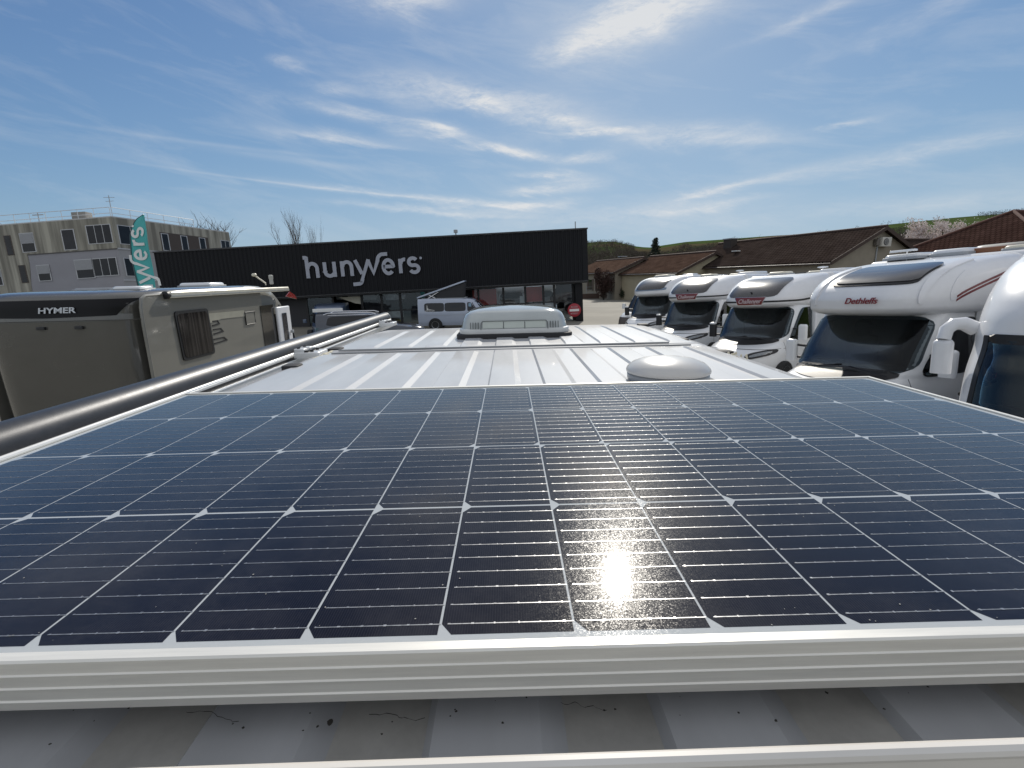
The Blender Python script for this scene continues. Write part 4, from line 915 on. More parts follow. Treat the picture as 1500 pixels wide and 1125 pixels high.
    q = MB(); q.tube([(.62, 4.72, 2.76), (.62, 4.72, 2.80), (.46, 4.6, 2.97)], .016, 8); q.lathe([(.02, 0), (.05, .015), (.055, .045), (.03, .07)], (.45, 4.59, 2.955), 16); am = q.build('aerial_arm', CREAM, root)
    q = MB(); q.lathe([(.025, 0), (.042, .015), (.038, .11), (.048, .14), (.048, .20), (.025, .215)], (.74, 4.75, 2.77), 16); q.build('mushroom_aerial', mat('aged_plastic_grey', (.45, .45, .42), .5), root)
bronze()

# ------------------------------------------------------------------ dealer's building (upright by true vertical)
CLAD = mat('black_cladding', (.0065, .007, .0095), .55, var=.15, vscale=3, spec=.25)
def showroom():
    b = thing('dealer_building', 'long black corrugated showroom with pale lettering on its fascia and glass beneath', 'building')
    plumb(b, (0, 0, 0))
    YF = 30.0; X0, X1 = -21.28, 4.98
    # corrugated fascia: trapezoid profile pressed into the sheet
    m = MB(); xs = [(X0, 0)]; x = X0+.04
    while x < X1-.27:
        xs += [(x, 0), (x+.03, .035), (x+.12, .035), (x+.15, 0)]; x += .25
    xs += [(X1, 0)]
    Z0, Z1 = 3.64, 6.66
    for q, d in xs: m.v += [(q, YF+d, Z0), (q, YF+d, Z1)]
    m.f = _rgrid(len(xs), 2); m.mi = [0]*len(m.f)
    m.quad((X1, YF, Z0), (X1, YF+14, Z0), (X1, YF+14, Z1), (X1, YF, Z1)); m.quad((X0, YF, Z0), (X0, YF+14, Z0), (X0, YF+14, Z1), (X0, YF, Z1))
    f = m.build('fascia', CLAD, b, smooth=False)
    c = MB(); c.box(X0-.04, X1+.04, YF-.05, YF+.15, 6.662, 6.74); c.box(X0, X1, YF-.02, YF+.10, 3.585, 3.637); c.build('coping', mat('dark_coping', (.03, .03, .034), .35), b)
    r = MB(); r.box(X0+.05, X1-.05, YF+.16, YF+1.6, 6.40, 6.5); r.box(X0+.05, X1-.05, YF+12, YF+14, 6.40, 6.5); r.box(X0+.05, -6.5, YF+1.601, YF+11.999, 6.40, 6.5); r.box(4.2, X1-.05, YF+1.601, YF+11.999, 6.40, 6.5); MB().box(-6.49, 4.19, YF+1.602, YF+11.998, 6.44, 6.46).build('fill_rooflight', CLEAR, b); r.build('roof', mat('flat_roof', (.12, .12, .12), .9), b)  # roof opening and its pane are added to let light onto the displays
    s = MB(); s.box(X0+.02, X1-.02, YF+.12, YF+1.15, 3.50, 3.58); s.build('soffit', BLACK, b)
    w_ = MB(); w_.box(X0+.1, -13.0, YF+1.1, YF+1.3, -.5, 3.49); w_.box(X0+.1, X1-.1, YF+13.6, YF+13.8, -.5, 6.3); w_.box(X0+.1, X0+.3, YF+1.31, YF+13.59, -.5, 6.3); w_.box(X1-.3, X1-.12, YF+6, YF+13.59, -.5, 6.3)
    w_.build('wall', mat('dark_wall', (.03, .03, .035), .6), b, smooth=False)
    fl = MB(); fl.box(X0+.4, X1-.32, YF+1.32, YF+13.5, .9, 1.22); fl.build('showroom_floor', mat('showroom_tiles', (.5, .5, .49), .3), b)
    ce = MB(); ce.box(-12.9, -6.5, YF+1.4, YF+13.5, 4.1, 4.2); ce.build('showroom_ceiling', mat('ceiling_panel', (.16, .16, .16), .8), b)
    li = MB(); li.box(-6.4, X1-.35, YF+1.3, YF+1.36, 3.6, 6.3); li.build('bounce_lining', PAPER, b)  # white sheet added to bounce light onto the display fronts
    GX = [-12.9, -11.2, -9.35, -8.1, -6.9, -5.2, -3.6, -1.9, -.3, 1.1, 2.25, 2.95, 4.15]
    post = MB()
    for g in GX: 
        p = MB(); p.box(g-.07, g+.07, YF+1.0, YF+1.14, .8, 3.49); p.build('mullion', BLACK, b)
    p = MB(); p.box(4.22, 4.66, YF+.35, YF+1.2, .4, 3.49); p.build('corner_column', CLAD, b)
    p = MB(); p.box(GX[0], 4.15, YF+1.02, YF+1.10, 2.38, 2.46); p.build('transom', BLACK, b)
    for i in range(len(GX)-1):
        if i == 1: continue                     # the open doorway
        g = MB(); g.box(GX[i]+.071, GX[i+1]-.071, YF+1.055, YF+1.065, .9, 3.48); g.build('shop_window', SHOP_GLASS, b, smooth=False)
    # red display walls and the pale lobby lid seen through the open door
    r = MB(); r.box(-2.3, -.75, YF+1.55, YF+1.6, 1.23, 3.45); r.build('red_display_wall', mat('red_wall', (.50, .05, .035), .5), b)
    r = MB(); r.box(1.12, 2.2, YF+1.55, YF+1.6, 2.5, 3.45); r.build('red_display_wall', mat('red_wall', (.50, .05, .035), .5), b)
    r = MB(); r.box(.75, 1.08, YF+1.5, YF+1.53, 2.25, 2.9); r.build('poster_board', PAPER, b)
    r = MB(); r.slab([(-10.9, YF+1.2, 3.45), (-9.45, YF+1.2, 3.45), (-9.45, YF+1.2, 2.95), (-9.8, YF+1.2, 3.0)], (0, .05, 0)); r.build('lobby_ceiling', CREAM, b, smooth=False)
    for x0, x1, z0, z1 in ((-8.0, -6.98, 1.95, 2.4), (-7.6, -7.0, 1.25, 1.8)):
        q = MB(); q.box(x0, x1, YF+1.9, YF+1.95, z0, z1); q.build('poster_board', mat('yellow_board', (.35, .28, .08), .6) if z0 < 1.9 else PAPER, b)
    # lettering
    k = .0064*30/30*1.0
    W = 7.13/1003
    def fx(x, y, d): return (-12.22+x*W, YF-.03-d, 4.66+y*W)
    lo = logo(fx, .05, .002); lo.build('lettering', mat('pale_grey_letters', (.36, .38, .44), .45), b, smooth=False)
    # no-entry disc stuck by the corner
    d = MB(); d.lathe([(.40, 0), (.42, .01), (.42, .03), (.40, .04)], (4.10, YF+.28, 1.85), 40, 'y')
    s = d.build('no_entry_sign', mat('sign_red', (.36, .025, .04), .5), b)
    q = MB(); q.box(3.80, 4.40, YF+.270, YF+.278, 1.775, 1.925); q.build('white_bar', PAPER, s)
    TX = mat('sign_lettering', (.50, .38, .40), .5)
    text('sign_lettering', 'ACCES', .15, TX, Matrix.Translation((4.10, YF+.273, 2.05)) @ STAND, s, .01, 0, .002, .42)
    text('sign_lettering', 'INTERDIT', .13, TX, Matrix.Translation((4.10, YF+.273, 1.64)) @ STAND, s, .01, 0, .002, .48)
    # small fittings above the parapet
    q = MB(); q.tube([(-3.05, YF+1, 6.45), (-3.05, YF+1, 7.05)], .04, 8); q.rbox(-3.17, -2.93, YF+.9, YF+1.1, 7.0, 7.18, .03, .03); q.build('roof_lamp', GREYPL, b)
    q = MB(); q.tube([(4.42, YF+1, 6.45), (4.42, YF+1, 7.28)], .03, 8); q.build('roof_mast', GREYPL, b)
showroom()

def inside_motorhome(label, loc, rz):
    root = thing('display_motorhome', label, 'motorhome', (0, 0, 0), 0, 'motorhomes inside the showroom'); plumb(root, loc, rz)
    sh = Shell(CAB, 2.75); sh.skin([.3, .45, .62, .8, .92, 1.02, 1.09, 1.14, 1.2, 1.4, 1.6, 1.8, 1.97, 2.03], 22).build('cab', WHITE, root)
    sh.patch(fpatch(1.20, 1.96, .86, .76, .05), 16, 8, .01).build('windscreen', DGLASS, root)
    cs = Shell(CAP1, 3.1); cs.skin([q[0] for q in CAP1], 22, floor=True).build('overcab', CAPW, root)
    q = MB(); q.rbox(-1.13, 1.13, 2.7, 6.4, .4, 2.78, .07, .1); q.build('living_body', CAPW, root)
    for sg in (-1, 1):
        sh.patch(spatch(1.36, 2.36, 1.94, 2.36, 1.22, 1.9, sg), 10, 6, .01).build('side_window', DGLASS, root); wheel(root, sg*.92, 1.0); wheel(root, sg*.98, 5.0)
    return root
inside_motorhome('white motorhome standing beside the red panel behind the showroom glass', (.15, 32.2, 1.225), R(-3))
inside_motorhome('white motorhome behind the glass at the no-entry sign end of the showroom', (2.55, 32.3, 1.225), R(8))

# ------------------------------------------------------------------ vehicles by the showroom
def pop_top():
    root = thing('camper_bus', 'white camper bus with its pop-up roof raised, in front of the black showroom', 'camper bus', (-4.98, 27.6, 0), 0)
    # side view drawn along x (nose to the right), shell turned sideways
    sl = [(.28, .25, .86, 6), (.5, .05, .93, 5), (.78, .0, .945, 4.6), (.92, .08, .945, 4.6), (1.0, .45, .94, 5), (1.06, .95, .93, 5.5), (1.3, 1.22, .90, 6), (1.55, 1.5, .86, 6.5), (1.68, 1.75, .82, 6.5), (1.74, 2.1, .76, 7)]
    sh = Shell(sl, 4.78); M = Matrix.Translation((4.78, 0, 0)) @ Matrix.Rotation(R(90), 4, 'Z')
    zs = sorted({.28+.055*i for i in range(27)} | {q[0] for q in sl}); zs = [z for z in zs if z <= 1.74]
    sh.skin(zs, 30).xf(M).build('body', mat('shade_blue_white_paint', (.40, .45, .55), .25, coat=.6, var=.03), root)  # darker bluish tone puts the bus's shade into its paint
    for sg in (-1, 1):
        o = sh.patch(spatch(1.55, 2.05, 1.86, 2.05, 1.04, 1.52, sg), 12, 8, .008).xf(M).build('front_window', DGLASS, root)
        if sg < 0:
            v = sh.patch(spatch(1.82, 1.98, 1.84, 1.98, 1.28, 1.48, sg), 5, 5, .012).xf(M); v.build('price_card', mat('blue_card', (.20, .32, .42), .5), o)
        sh.patch(spatch(2.14, 3.3, 2.14, 3.3, 1.05, 1.52, sg), 12, 8, .008).xf(M).build('side_window', DGLASS, root)
        sh.patch(spatch(3.33, 4.42, 3.33, 4.42, 1.05, 1.52, sg), 12, 8, .008).xf(M).build('side_window', DGLASS, root)
        sh.patch(spatch(.9, 4.6, .9, 4.6, .84, .855, sg), 12, 2, .006).xf(M).build('side_moulding', GREYPL, root)
        for y in (.95, 3.85):
            o = MB(); o.lathe([(.37, -.1), (.39, 0), (.37, .1)], (sg*.86, y, .33), 24, 'x'); o.xf(M).build('wheel_arch', BLACK, root)
            t = MB(); t.lathe([(.2, -.1), (.31, -.1), (.33, -.07), (.33, .07), (.31, .1), (.2, .1)], (sg*.90, y, .33), 24, 'x'); wo = t.xf(M).build('wheel', TYRE, root)
            t = MB(); t.lathe([(.03, .07*sg), (.19, .10*sg), (.205, .105*sg), (.205, 0)], (sg*.90, y, .33), 16, 'x'); t.xf(M).build('rim', RIM, wo)
        t = MB(); t.rbox(sg*.80-.06, sg*.80+.06, 4.74, 4.80, .85, 1.12, .02, .02); t.xf(M).build('tail_light', REDL, root)
        t = MB(); t.rbox(sg*1.04-.08, sg*1.04+.08, 1.42, 1.52, 1.02, 1.22, .03, .03); t.xf(M).build('door_mirror', WHITE, root)
    sh.patch(fpatch(1.03, 1.6, .86, .78, .02), 14, 6, .008).xf(M).build('windscreen', DGLASS, root)
    # lettering decal on the rear window: star-like mark and a word
    y = -(sh.side(4.2, 1.1, 1)[0])-.016
    t = text('lettering', 'EXTREME', .085, PAPER, Matrix.Translation((.67, -.935, 1.085)) @ STAND, root, .01, 0, .002, .5)
    q = MB(); q.slab([(.50, -.934, 1.13), (.505, -.925, 1.40), (.53, -.925, 1.40), (.54, -.93, 1.22), (.62, -.93, 1.27), (.55, -.932, 1.19), (.95, -.934, 1.14), (.55, -.934, 1.155)], (0, -.004, 0)); q.build('decal', PAPER, root, smooth=False)
    # raised roof: hinged at the front, canvas bellows under it
    hz, tz = 1.80, 2.62
    q = MB(); q.rbox(-1.42, 1.42, -.72, .72, -.03, .05, .15, .03)
    a = math.atan2(tz-hz, 2.55)
    q.xf(Matrix.Translation((1.28, 0, 2.23)) @ Matrix.Rotation(-a, 4, 'Y')); q.build('lifting_roof', mat('shade_blue_white_paint', (.40, .45, .55), .25), root)
    q = MB(); CV = mat('grey_canvas', (.035, .036, .04), .85)
    for sy in (-.64, .64):
        n = 10; pts = []
        q.slab([(.95, sy, 1.75), (2.50, sy, 1.75), (2.58, sy, 2.56), (1.2, sy, 2.13)], (0, .01, 0))
    q.slab([(2.50, -.64, 1.75), (2.50, .64, 1.75), (2.58, .64, 2.56), (2.58, -.64, 2.56)], (.02, 0, 0)); q.build('canvas', CV, root, smooth=False)
    q = MB()
    for sy in (-.68, .68): q.tube([(.55, sy, 1.76), (1.15, sy, 2.10)], .022, 6); q.tube([(.98, sy, 1.76), (.62, sy, 1.94)], .022, 6)
    q.build('strut', CHROME, root)
    q = MB(); q.box(.2, 2.65, -.70, .70, 1.745, 1.775); q.build('roof_bed_frame', GREYPL, root)
pop_top()
def car():
    root = thing('parked_car', 'dark blue estate car with bright roof rails, beyond the awning tube', 'car', (-8.05, 20.6, 0), R(8))
    sl = [(.25, .2, .75, 5), (.45, .0, .86, 4), (.7, .02, .885, 3.6), (.85, .25, .88, 3.8), (.95, .85, .865, 4.4), (1.0, 1.15, .85, 5), (1.25, 1.6, .76, 5), (1.42, 2.0, .67, 5), (1.49, 2.5, .58, 5)]
    M = Matrix.Translation((4.4, 0, 0)) @ Matrix.Rotation(R(90), 4, 'Z')
    sh = Shell(sl, 4.4); zs = sorted({.25+.05*i for i in range(25)} | {q[0] for q in sl}); zs = [z for z in zs if z <= 1.49]
    sh.skin(zs, 28).xf(M).build('body', mat('dark_blue_paint', (.035, .045, .065), .22, coat=1, var=.05), root)
    for sg in (-1, 1):
        sh.patch(spatch(1.35, 4.0, 2.0, 3.9, 1.0, 1.38, sg), 16, 8, .006).xf(M).build('side_window', DGLASS, root)
        t = MB(); t.tube([(sg*.60, 2.0, 1.44), (sg*.605, 2.2, 1.50), (sg*.605, 3.9, 1.52), (sg*.60, 4.1, 1.46)], .022, 8); t.xf(M).build('roof_rail', CHROME, root)
        t = MB(); t.tube([tuple(Vector(sh.side(y, z, sg))*1.005) for y, z in ((1.3, 1.01), (1.75, 1.28), (2.05, 1.395), (2.6, 1.42), (3.9, 1.42))], .014, 6); t.xf(M).build('window_trim', CHROME, root)
        for y in (.85, 3.55):
            t = MB(); t.lathe([(.2, -.1), (.30, -.1), (.32, -.07), (.32, .07), (.30, .1), (.2, .1)], (sg*.82, y, .32), 24, 'x'); wo = t.xf(M).build('wheel', TYRE, root)
            t = MB(); t.lathe([(.03, .07*sg), (.19, .10*sg), (.205, .105*sg), (.205, 0)], (sg*.82, y, .32), 16, 'x'); t.xf(M).build('rim', RIM, wo)
    sh.patch(fpatch(.98, 1.40, .74, .62, .02), 14, 6, .006).xf(M).build('windscreen', DGLASS, root)
car()
def nose_van(name, label, cat, loc, rz, paint, s=1.0, sign=False):
    root = thing(name, label, cat, loc, rz)
    sl = [(.3, .12, .90, 4), (.55, 0, .97, 3.4), (.85, .04, .985, 3.2), (1.02, .35, .98, 3.4), (1.14, .78, .97, 3.6), (1.5, 1.08, .94, 4), (1.9, 1.42, .88, 4.4), (2.1, 1.7, .86, 5), (2.4, 2.1, .86, 6), (2.5, 2.4, .82, 6)]
    sh = Shell(sl, 5.4); zs = sorted({.3+.07*i for i in range(32)} | {q[0] for q in sl}); zs = [z for z in zs if z <= 2.5]
    sh.skin(zs, 26).build('body', paint, root)
    sh.patch(fpatch(1.17, 1.92, .86, .78, .05), 18, 8, .01).build('windscreen', DGLASS, root)
    for sg in (-1, 1):
        sh.patch(spatch(1.38, 2.3, 1.9, 2.3, 1.2, 1.9, sg), 10, 6, .01).build('side_window', DGLASS, root)
        sh.patch(lambda a, b: ('f', sg*(.68+.17*sq(a, b, 3)[0]), .86+.09*sq(a, b, 3)[1]), 8, 6, .012).build('headlight', LAMP, root)
        t = MB(); t.rbox(sg*1.15-.09, sg*1.15+.09, 1.3, 1.4, 1.2, 1.5, .04, .04); t.build('door_mirror', paint, root); wheel(root, sg*.9, 1.0, .34, .22, sg); wheel(root, sg*.9, 4.4, .34, .22, sg)
    sh.patch(fpatch(.58, .84, .4, .5, 0), 12, 5, .01).build('grille', BLACK, root)
    if sign:
        root.scale = (1, 1, .62); t = MB(); t.rbox(-.75, .75, 1.55, 1.62, 2.02, 2.3, .02, .02); o = t.build('name_board', PAPER, root)
    return root
nose_van('parked_van', 'grey-white van behind the showroom glass left of the camper bus', 'van', (-7.0, 32.2, 1.25), R(58), mat('grey_white_van_paint', (.58, .60, .64), .3, coat=.4))  # one even grey-white paint
nose_van('parked_van', 'low blue van with a pale board above its windscreen, behind the bronze motorhome', 'van', (-9.1, 24.0, 0), R(15), mat('deep_blue_paint', (.045, .07, .12), .3, coat=.6), sign=True)

# ------------------------------------------------------------------ feather flag
def flag():
    root = thing('feather_flag', 'tall teal feather flag with white lettering, behind the bronze motorhome', 'flag', (-8.98, 12.0, 0))
    TEAL = mat('teal_cloth', (.10, .46, .46), .75, var=.05, vscale=4, spec=.2)
    left = [(.0, .9), (-.01, 1.7), (-.03, 2.7), (-.07, 3.44), (.0, 3.98), (.10, 4.22), (.22, 4.36), (.41, 4.45)]
    def lx(z): return float(np.interp(z, [p[1] for p in left], [p[0] for p in left]))
    def rx(z): return float(np.interp(z, [.9, 2.7, 3.43, 4.06, 4.29, 4.45], [.26, .36, .385, .44, .42, .415]))
    def wv(u, z): return .035*math.sin(z*2.3+u*2.0) + .02*math.sin(z*5+u*4)
    m = MB(); nz = 40; nu = 8
    for i in range(nz+1):
        z = .92+(4.448-.92)*i/nz
        for j in range(nu+1):
            u = j/nu; a, b = lx(z), rx(z); m.v.append((a+(b-a)*u, wv(u, z)*u, z))
    m.f = [(i*(nu+1)+j, i*(nu+1)+j+1, (i+1)*(nu+1)+j+1, (i+1)*(nu+1)+j) for i in range(nz) for j in range(nu)]; m.mi = [0]*len(m.f)
    c = m.build('cloth', TEAL, root); sd = c.modifiers.new('thickness', 'SOLIDIFY'); sd.thickness = .004
    p = MB(); p.tube([(.0, 0, .02)] + [(lx(z)-.008, .0, z) for z in (.9, 1.7, 2.7, 3.2, 3.5, 3.8, 4.0, 4.15, 4.28, 4.37, 4.46)], [.02]*4+[.014]*4+[.008]*4, 8); p.build('pole', mat('flag_pole_grey', (.05, .10, .11), .4), root)
    p = MB(); p.box(-.45, .45, -.04, .04, .0, .02); p.box(-.04, .04, -.45, .45, .021, .04); p.build('foot', BLACK, root)
    k = 2.35/1003
    def fx(x, y, d):
        z = 1.88+x*k; xx = .215-(y-40)*k*1.0 + (lx(z)+.05)*.5; a, b = lx(z), rx(z); u = min(1, max(0, (xx-a)/(b-a))); return (xx, wv(u, z)*u-.006-d, z)
    l = MB(); 
    lo = logo(fx, .003, .0006, wd=27); lo.build('lettering', mat('white_print', (.78, .80, .80), .6), root, smooth=False)
flag()

# ------------------------------------------------------------------ block of flats (upright by true vertical)
def flats():
    b = thing('apartment_block', 'four-storey block of flats with stained beige upper walls and roof railing', 'building'); plumb(b, (0, 0, 0))
    C0 = Vector((-35.12, 45.0)); LD = Vector((-11.05, 1.0)).normalized(); RD = Vector((3.65, 12.0)).normalized()
    HT = 11.87
    BE = bpy.data.materials.new('stained_beige_panel'); N, L, P = nodes(BE)
    tc = N.new('ShaderNodeTexCoord'); mp = N.new('ShaderNodeMapping'); mp.inputs['Scale'].default_value = (1.0, 1.0, .06); L.new(tc.outputs['Object'], mp.inputs[0])
    nz = N.new('ShaderNodeTexNoise'); nz.inputs['Scale'].default_value = 1.9; nz.inputs['Detail'].default_value = 5; L.new(mp.outputs[0], nz.inputs['Vector'])
    cr = N.new('ShaderNodeValToRGB'); e = cr.color_ramp.elements; e[0].position = .40; e[0].color = (.19, .182, .155, 1); e[1].position = .62; e[1].color = (.42, .405, .345, 1)
    L.new(nz.outputs['Fac'], cr.inputs[0]); L.new(cr.outputs[0], P.inputs['Base Color']); P.inputs['Roughness'].default_value = .85
    GR = mat('lilac_grey_render', (.30, .30, .33), .85, var=.06, vscale=.8); GR2 = mat('light_grey_render', (.34, .34, .35), .85, var=.06, vscale=.8)
    FR = mat('shaded_window_frame', (.50, .51, .53), .4); PN = mat('flat_window_pane', (.012, .013, .017), .08, var=.6, vscale=.6, spec=.3); SH = mat('roller_shutter', (.30, .31, .33), .6)  # frame white is darkened to stand in for shade
    LOGG = mat('brown_loggia', (.075, .06, .052), .7)
    def pt(D, u, z, off=0.0):
        n = Vector((D.y, -D.x)); n = n if n.y < 0 or D is RD and n.x > 0 else -n
        q = C0 + D*u + n*off; return (q.x, q.y, z)
    def panel(D, u0, u1, z0, z1, o0, o1):
        m = MB(); m.slab([pt(D, u0, z0, o0), pt(D, u1, z0, o0), pt(D, u1, z1, o0), pt(D, u0, z1, o0)], Vector(pt(D, 0, 0, o1))-Vector(pt(D, 0, 0, o0))); return m
    LL, RL = 30.0, 12.5
    core = MB(); A = [pt(LD, 0, 0), pt(LD, LL, 0), tuple(Vector(pt(LD, LL, 0))+Vector((RD.x, RD.y, 0))*RL), pt(RD, RL, 0)]
    core.slab([(x, y, -1.0) for x, y, z in A], (0, 0, HT-.15+1.0)); core.build('wall', GR, b, smooth=False)
    # cladding: beige upper storey, left stair strip all the way down
    panel(LD, -.03, LL, 9.18, HT, .002, .04).build('beige_panel', BE, b, smooth=False)
    m = panel(LD, 10.3, LL, 5.0, 9.178, .002, .04); m.build('beige_panel', BE, b, smooth=False)
    m = MB(); m.slab([pt(LD, 10.298, 9.178, .002), pt(LD, 9.0, 9.178, .002), pt(LD, 9.0, 8.2, .002), pt(LD, 9.3, 6.5, .002), pt(LD, 9.6, 2, .002), pt(LD, 10.298, 2, .002)], Vector(pt(LD, 0, 0, .036))-Vector(pt(LD, 0, 0, .002))); m.build('beige_panel', BE, b, smooth=False)
    panel(RD, 0, RL, 9.18, HT, .002, .04).build('beige_panel', BE, b, smooth=False)
    panel(RD, 0, RL, 2.0, 9.178, .002, .02).build('grey_panel', GR2, b, smooth=False)
    k = MB(); k.slab([(x, y, HT+.001) for x, y, z in A], (0, 0, .10)); k.build('roof', mat('parapet_zinc', (.5, .5, .5), .5), b, smooth=False)
    def window(D, u0, u1, z0, z1, kind, off=.045):
        f = panel(D, u0-.06, u1+.06, z0-.06, z1+.06, off, off+.02).build('window', FR if kind != 'dark' else LOGG, b, smooth=False)
        n = 3 if kind == 'triple' else 2 if kind in ('double', 'shut2') else 1
        q = MB()
        for i in range(n):
            a = u0+(u1-u0)*i/n+.03; c = u0+(u1-u0)*(i+1)/n-.03
            t = panel(D, a, c, z0, z1, off+.0205, off+.025); q.add(t.v, t.f)
        q.build('pane', PN, f, smooth=False)
        if kind == 'shut':
            panel(D, u0, u1, z0+(z1-z0)*.45, z1, off+.026, off+.05).build('shutter', SH, f, smooth=False)
    for (u0, u1, z0, z1, kd) in [(.25, 2.6, 9.72, 11.25, 'triple'), (3.9, 5.1, 9.35, 11.05, 'one'), (8.0, 9.3, 9.4, 11.0, 'shut'), (10.3, 10.9, 9.25, 10.9, 'dark'), (12.6, 14, 9.3, 10.9, 'shut'), (16.5, 17.8, 9.3, 10.9, 'shut'),
                              (.3, 2.65, 6.85, 8.35, 'triple'), (2.7, 4.4, 6.75, 8.35, 'shut'), (7.1, 8.3, 6.75, 8.1, 'shut'), (9.5, 10.1, 6.7, 8.2, 'dark'), (12.1, 13.5, 6.6, 8.2, 'shut'), (16.5, 17.8, 6.6, 8.2, 'shut'),
                              (.3, 2.65, 4.0, 5.5, 'triple'), (2.7, 4.4, 4.0, 5.5, 'shut'), (7.0, 8.2, 4.0, 5.3, 'shut'), (9.4, 10, 4.0, 5.4, 'dark'), (12.0, 13.4, 3.9, 5.5, 'shut')]:
        window(LD, u0, u1, z0, z1, kd)
    for (u0, u1, z0, z1) in [(.35, 2.5, 9.62, 11.2), (.35, 2.5, 6.75, 8.3), (.35, 2.5, 3.9, 5.5)]: window(RD, u0, u1, z0, z1, 'double')
    window(RD, 11.2, 12.3, 9.6, 10.9, 'double')
    panel(RD, 4.2, 9.6, 9.25, 11.05, .041, .06).build('loggia', LOGG, b, smooth=False)
    for u in (4.35, 6.4, 8.5): window(RD, u, u+.65, 9.35, 10.9, 'one', .062)
    for z in (9.1, 6.3): panel(RD, 0, RL, z, z+.1, .021 if z < 9 else .041, .09).build('string_course', FR, b, smooth=False)
    panel(LD, 0, 9.0, 9.10, 9.178, .002, .06).build('string_course', mat('dark_joint', (.10, .095, .09), .8), b, smooth=False)
    ra = MB()
    for D, ln in ((LD, 18), (RD, 8.5)):
        for z in (HT+.45, HT+.95): ra.tube([pt(D, .4, z, -.4), pt(D, ln, z, -.4)], .028, 6)
        n = int(ln/1.6)
        for i in range(n+1): ra.tube([pt(D, .4+(ln-.4)*i/n, HT+.1, -.4), pt(D, .4+(ln-.4)*i/n, HT+.95, -.4)], .025, 6)
    ra.build('roof_railing', mat('galvanised_rail', (.62, .64, .66), .4, metal=.3), b)
    q = MB(); p = pt(LD, 4.0, 0, -1.2); q.rbox(p[0]-.65, p[0]+.65, p[1]-.4, p[1]+.4, HT+.1, HT+.85, .03, .02); q.build('roof_plant', mat('concrete_grey', (.28, .27, .25), .8), b)
    q = MB(); p = pt(LD, .8, 0, -1.0); q.tube([(p[0], p[1], HT), (p[0], p[1], HT+2.1)], .03, 6); q.tube([(p[0]-.5, p[1], HT+1.95), (p[0]+.5, p[1], HT+1.9)], .02, 6); q.tube([(p[0]-.35, p[1], HT+1.6), (p[0]+.35, p[1], HT+1.6)], .02, 6); q.build('aerial', GREYPL, b)
    q = MB(); p = pt(LD, 8.2, 0, -1.0); q.tube([(p[0], p[1], HT), (p[0], p[1], HT+1.1)], .04, 6); q.tube([(p[0]-.5, p[1], HT+.9), (p[0]+.5, p[1], HT+.9)], .05, 6); q.build('aerial', GREYPL, b)
flats()

# ------------------------------------------------------------------ houses behind the row
def tile_mat(name, a, b, sc):
    m = bpy.data.materials.new(name); N, L, P = nodes(m); tc = N.new('ShaderNodeTexCoord')
    br = N.new('ShaderNodeTexBrick'); br.inputs['Scale'].default_value = 1; br.inputs['Brick Width'].default_value = .30; br.inputs['Row Height'].default_value = .34; br.inputs['Mortar Size'].default_value = .035
    br.inputs['Color1'].default_value = (*a, 1); br.inputs['Color2'].default_value = (*b, 1); br.inputs['Mortar'].default_value = tuple(c*.45 for c in a)+(1,)
    L.new(tc.outputs['UV'], br.inputs['Vector']); nz = N.new('ShaderNodeTexNoise'); nz.inputs['Scale'].default_value = 1.2; nz.inputs['Detail'].default_value = 7; L.new(tc.outputs['Object'], nz.inputs['Vector'])
    mx = N.new('ShaderNodeMix'); mx.data_type = 'RGBA'; mx.blend_type = 'MULTIPLY'; mx.inputs[0].default_value = .65
    cr = N.new('ShaderNodeValToRGB'); cr.color_ramp.elements[0].color = (.45, .42, .40, 1); cr.color_ramp.elements[0].position = .3; cr.color_ramp.elements[1].position = .7; L.new(nz.outputs['Fac'], cr.inputs[0])
    L.new(br.outputs['Color'], mx.inputs[6]); L.new(cr.outputs[0], mx.inputs[7]); L.new(mx.outputs[2], P.inputs['Base Color']); P.inputs['Roughness'].default_value = .9; P.inputs['Specular IOR Level'].default_value = .0
    bp = N.new('ShaderNodeBump'); bp.inputs['Strength'].default_value = .6; bp.inputs['Distance'].default_value = .05; L.new(br.outputs['Fac'], bp.inputs['Height']); bp.invert = True; L.new(bp.outputs[0], P.inputs['Normal'])
    return m
def plane_uv(o):
    me = o.data; uv = me.uv_layers.new(name='UVMap')
    for p in me.polygons:
        n = p.normal; h = Vector((-n.y, n.x, 0)); h = h.normalized() if h.length > 1e-4 else Vector((1, 0, 0)); v = n.cross(h)
        for li in p.loop_indices:
            c = me.vertices[me.loops[li].vertex_index].co; uv.data[li].uv = (c.dot(h), c.dot(v))
STUC = mat('beige_stucco', (.30, .265, .21), .9, var=.10, vscale=1.5); STUC2 = mat('pale_yellow_stucco', (.42, .37, .26), .9, var=.08, vscale=1.5)
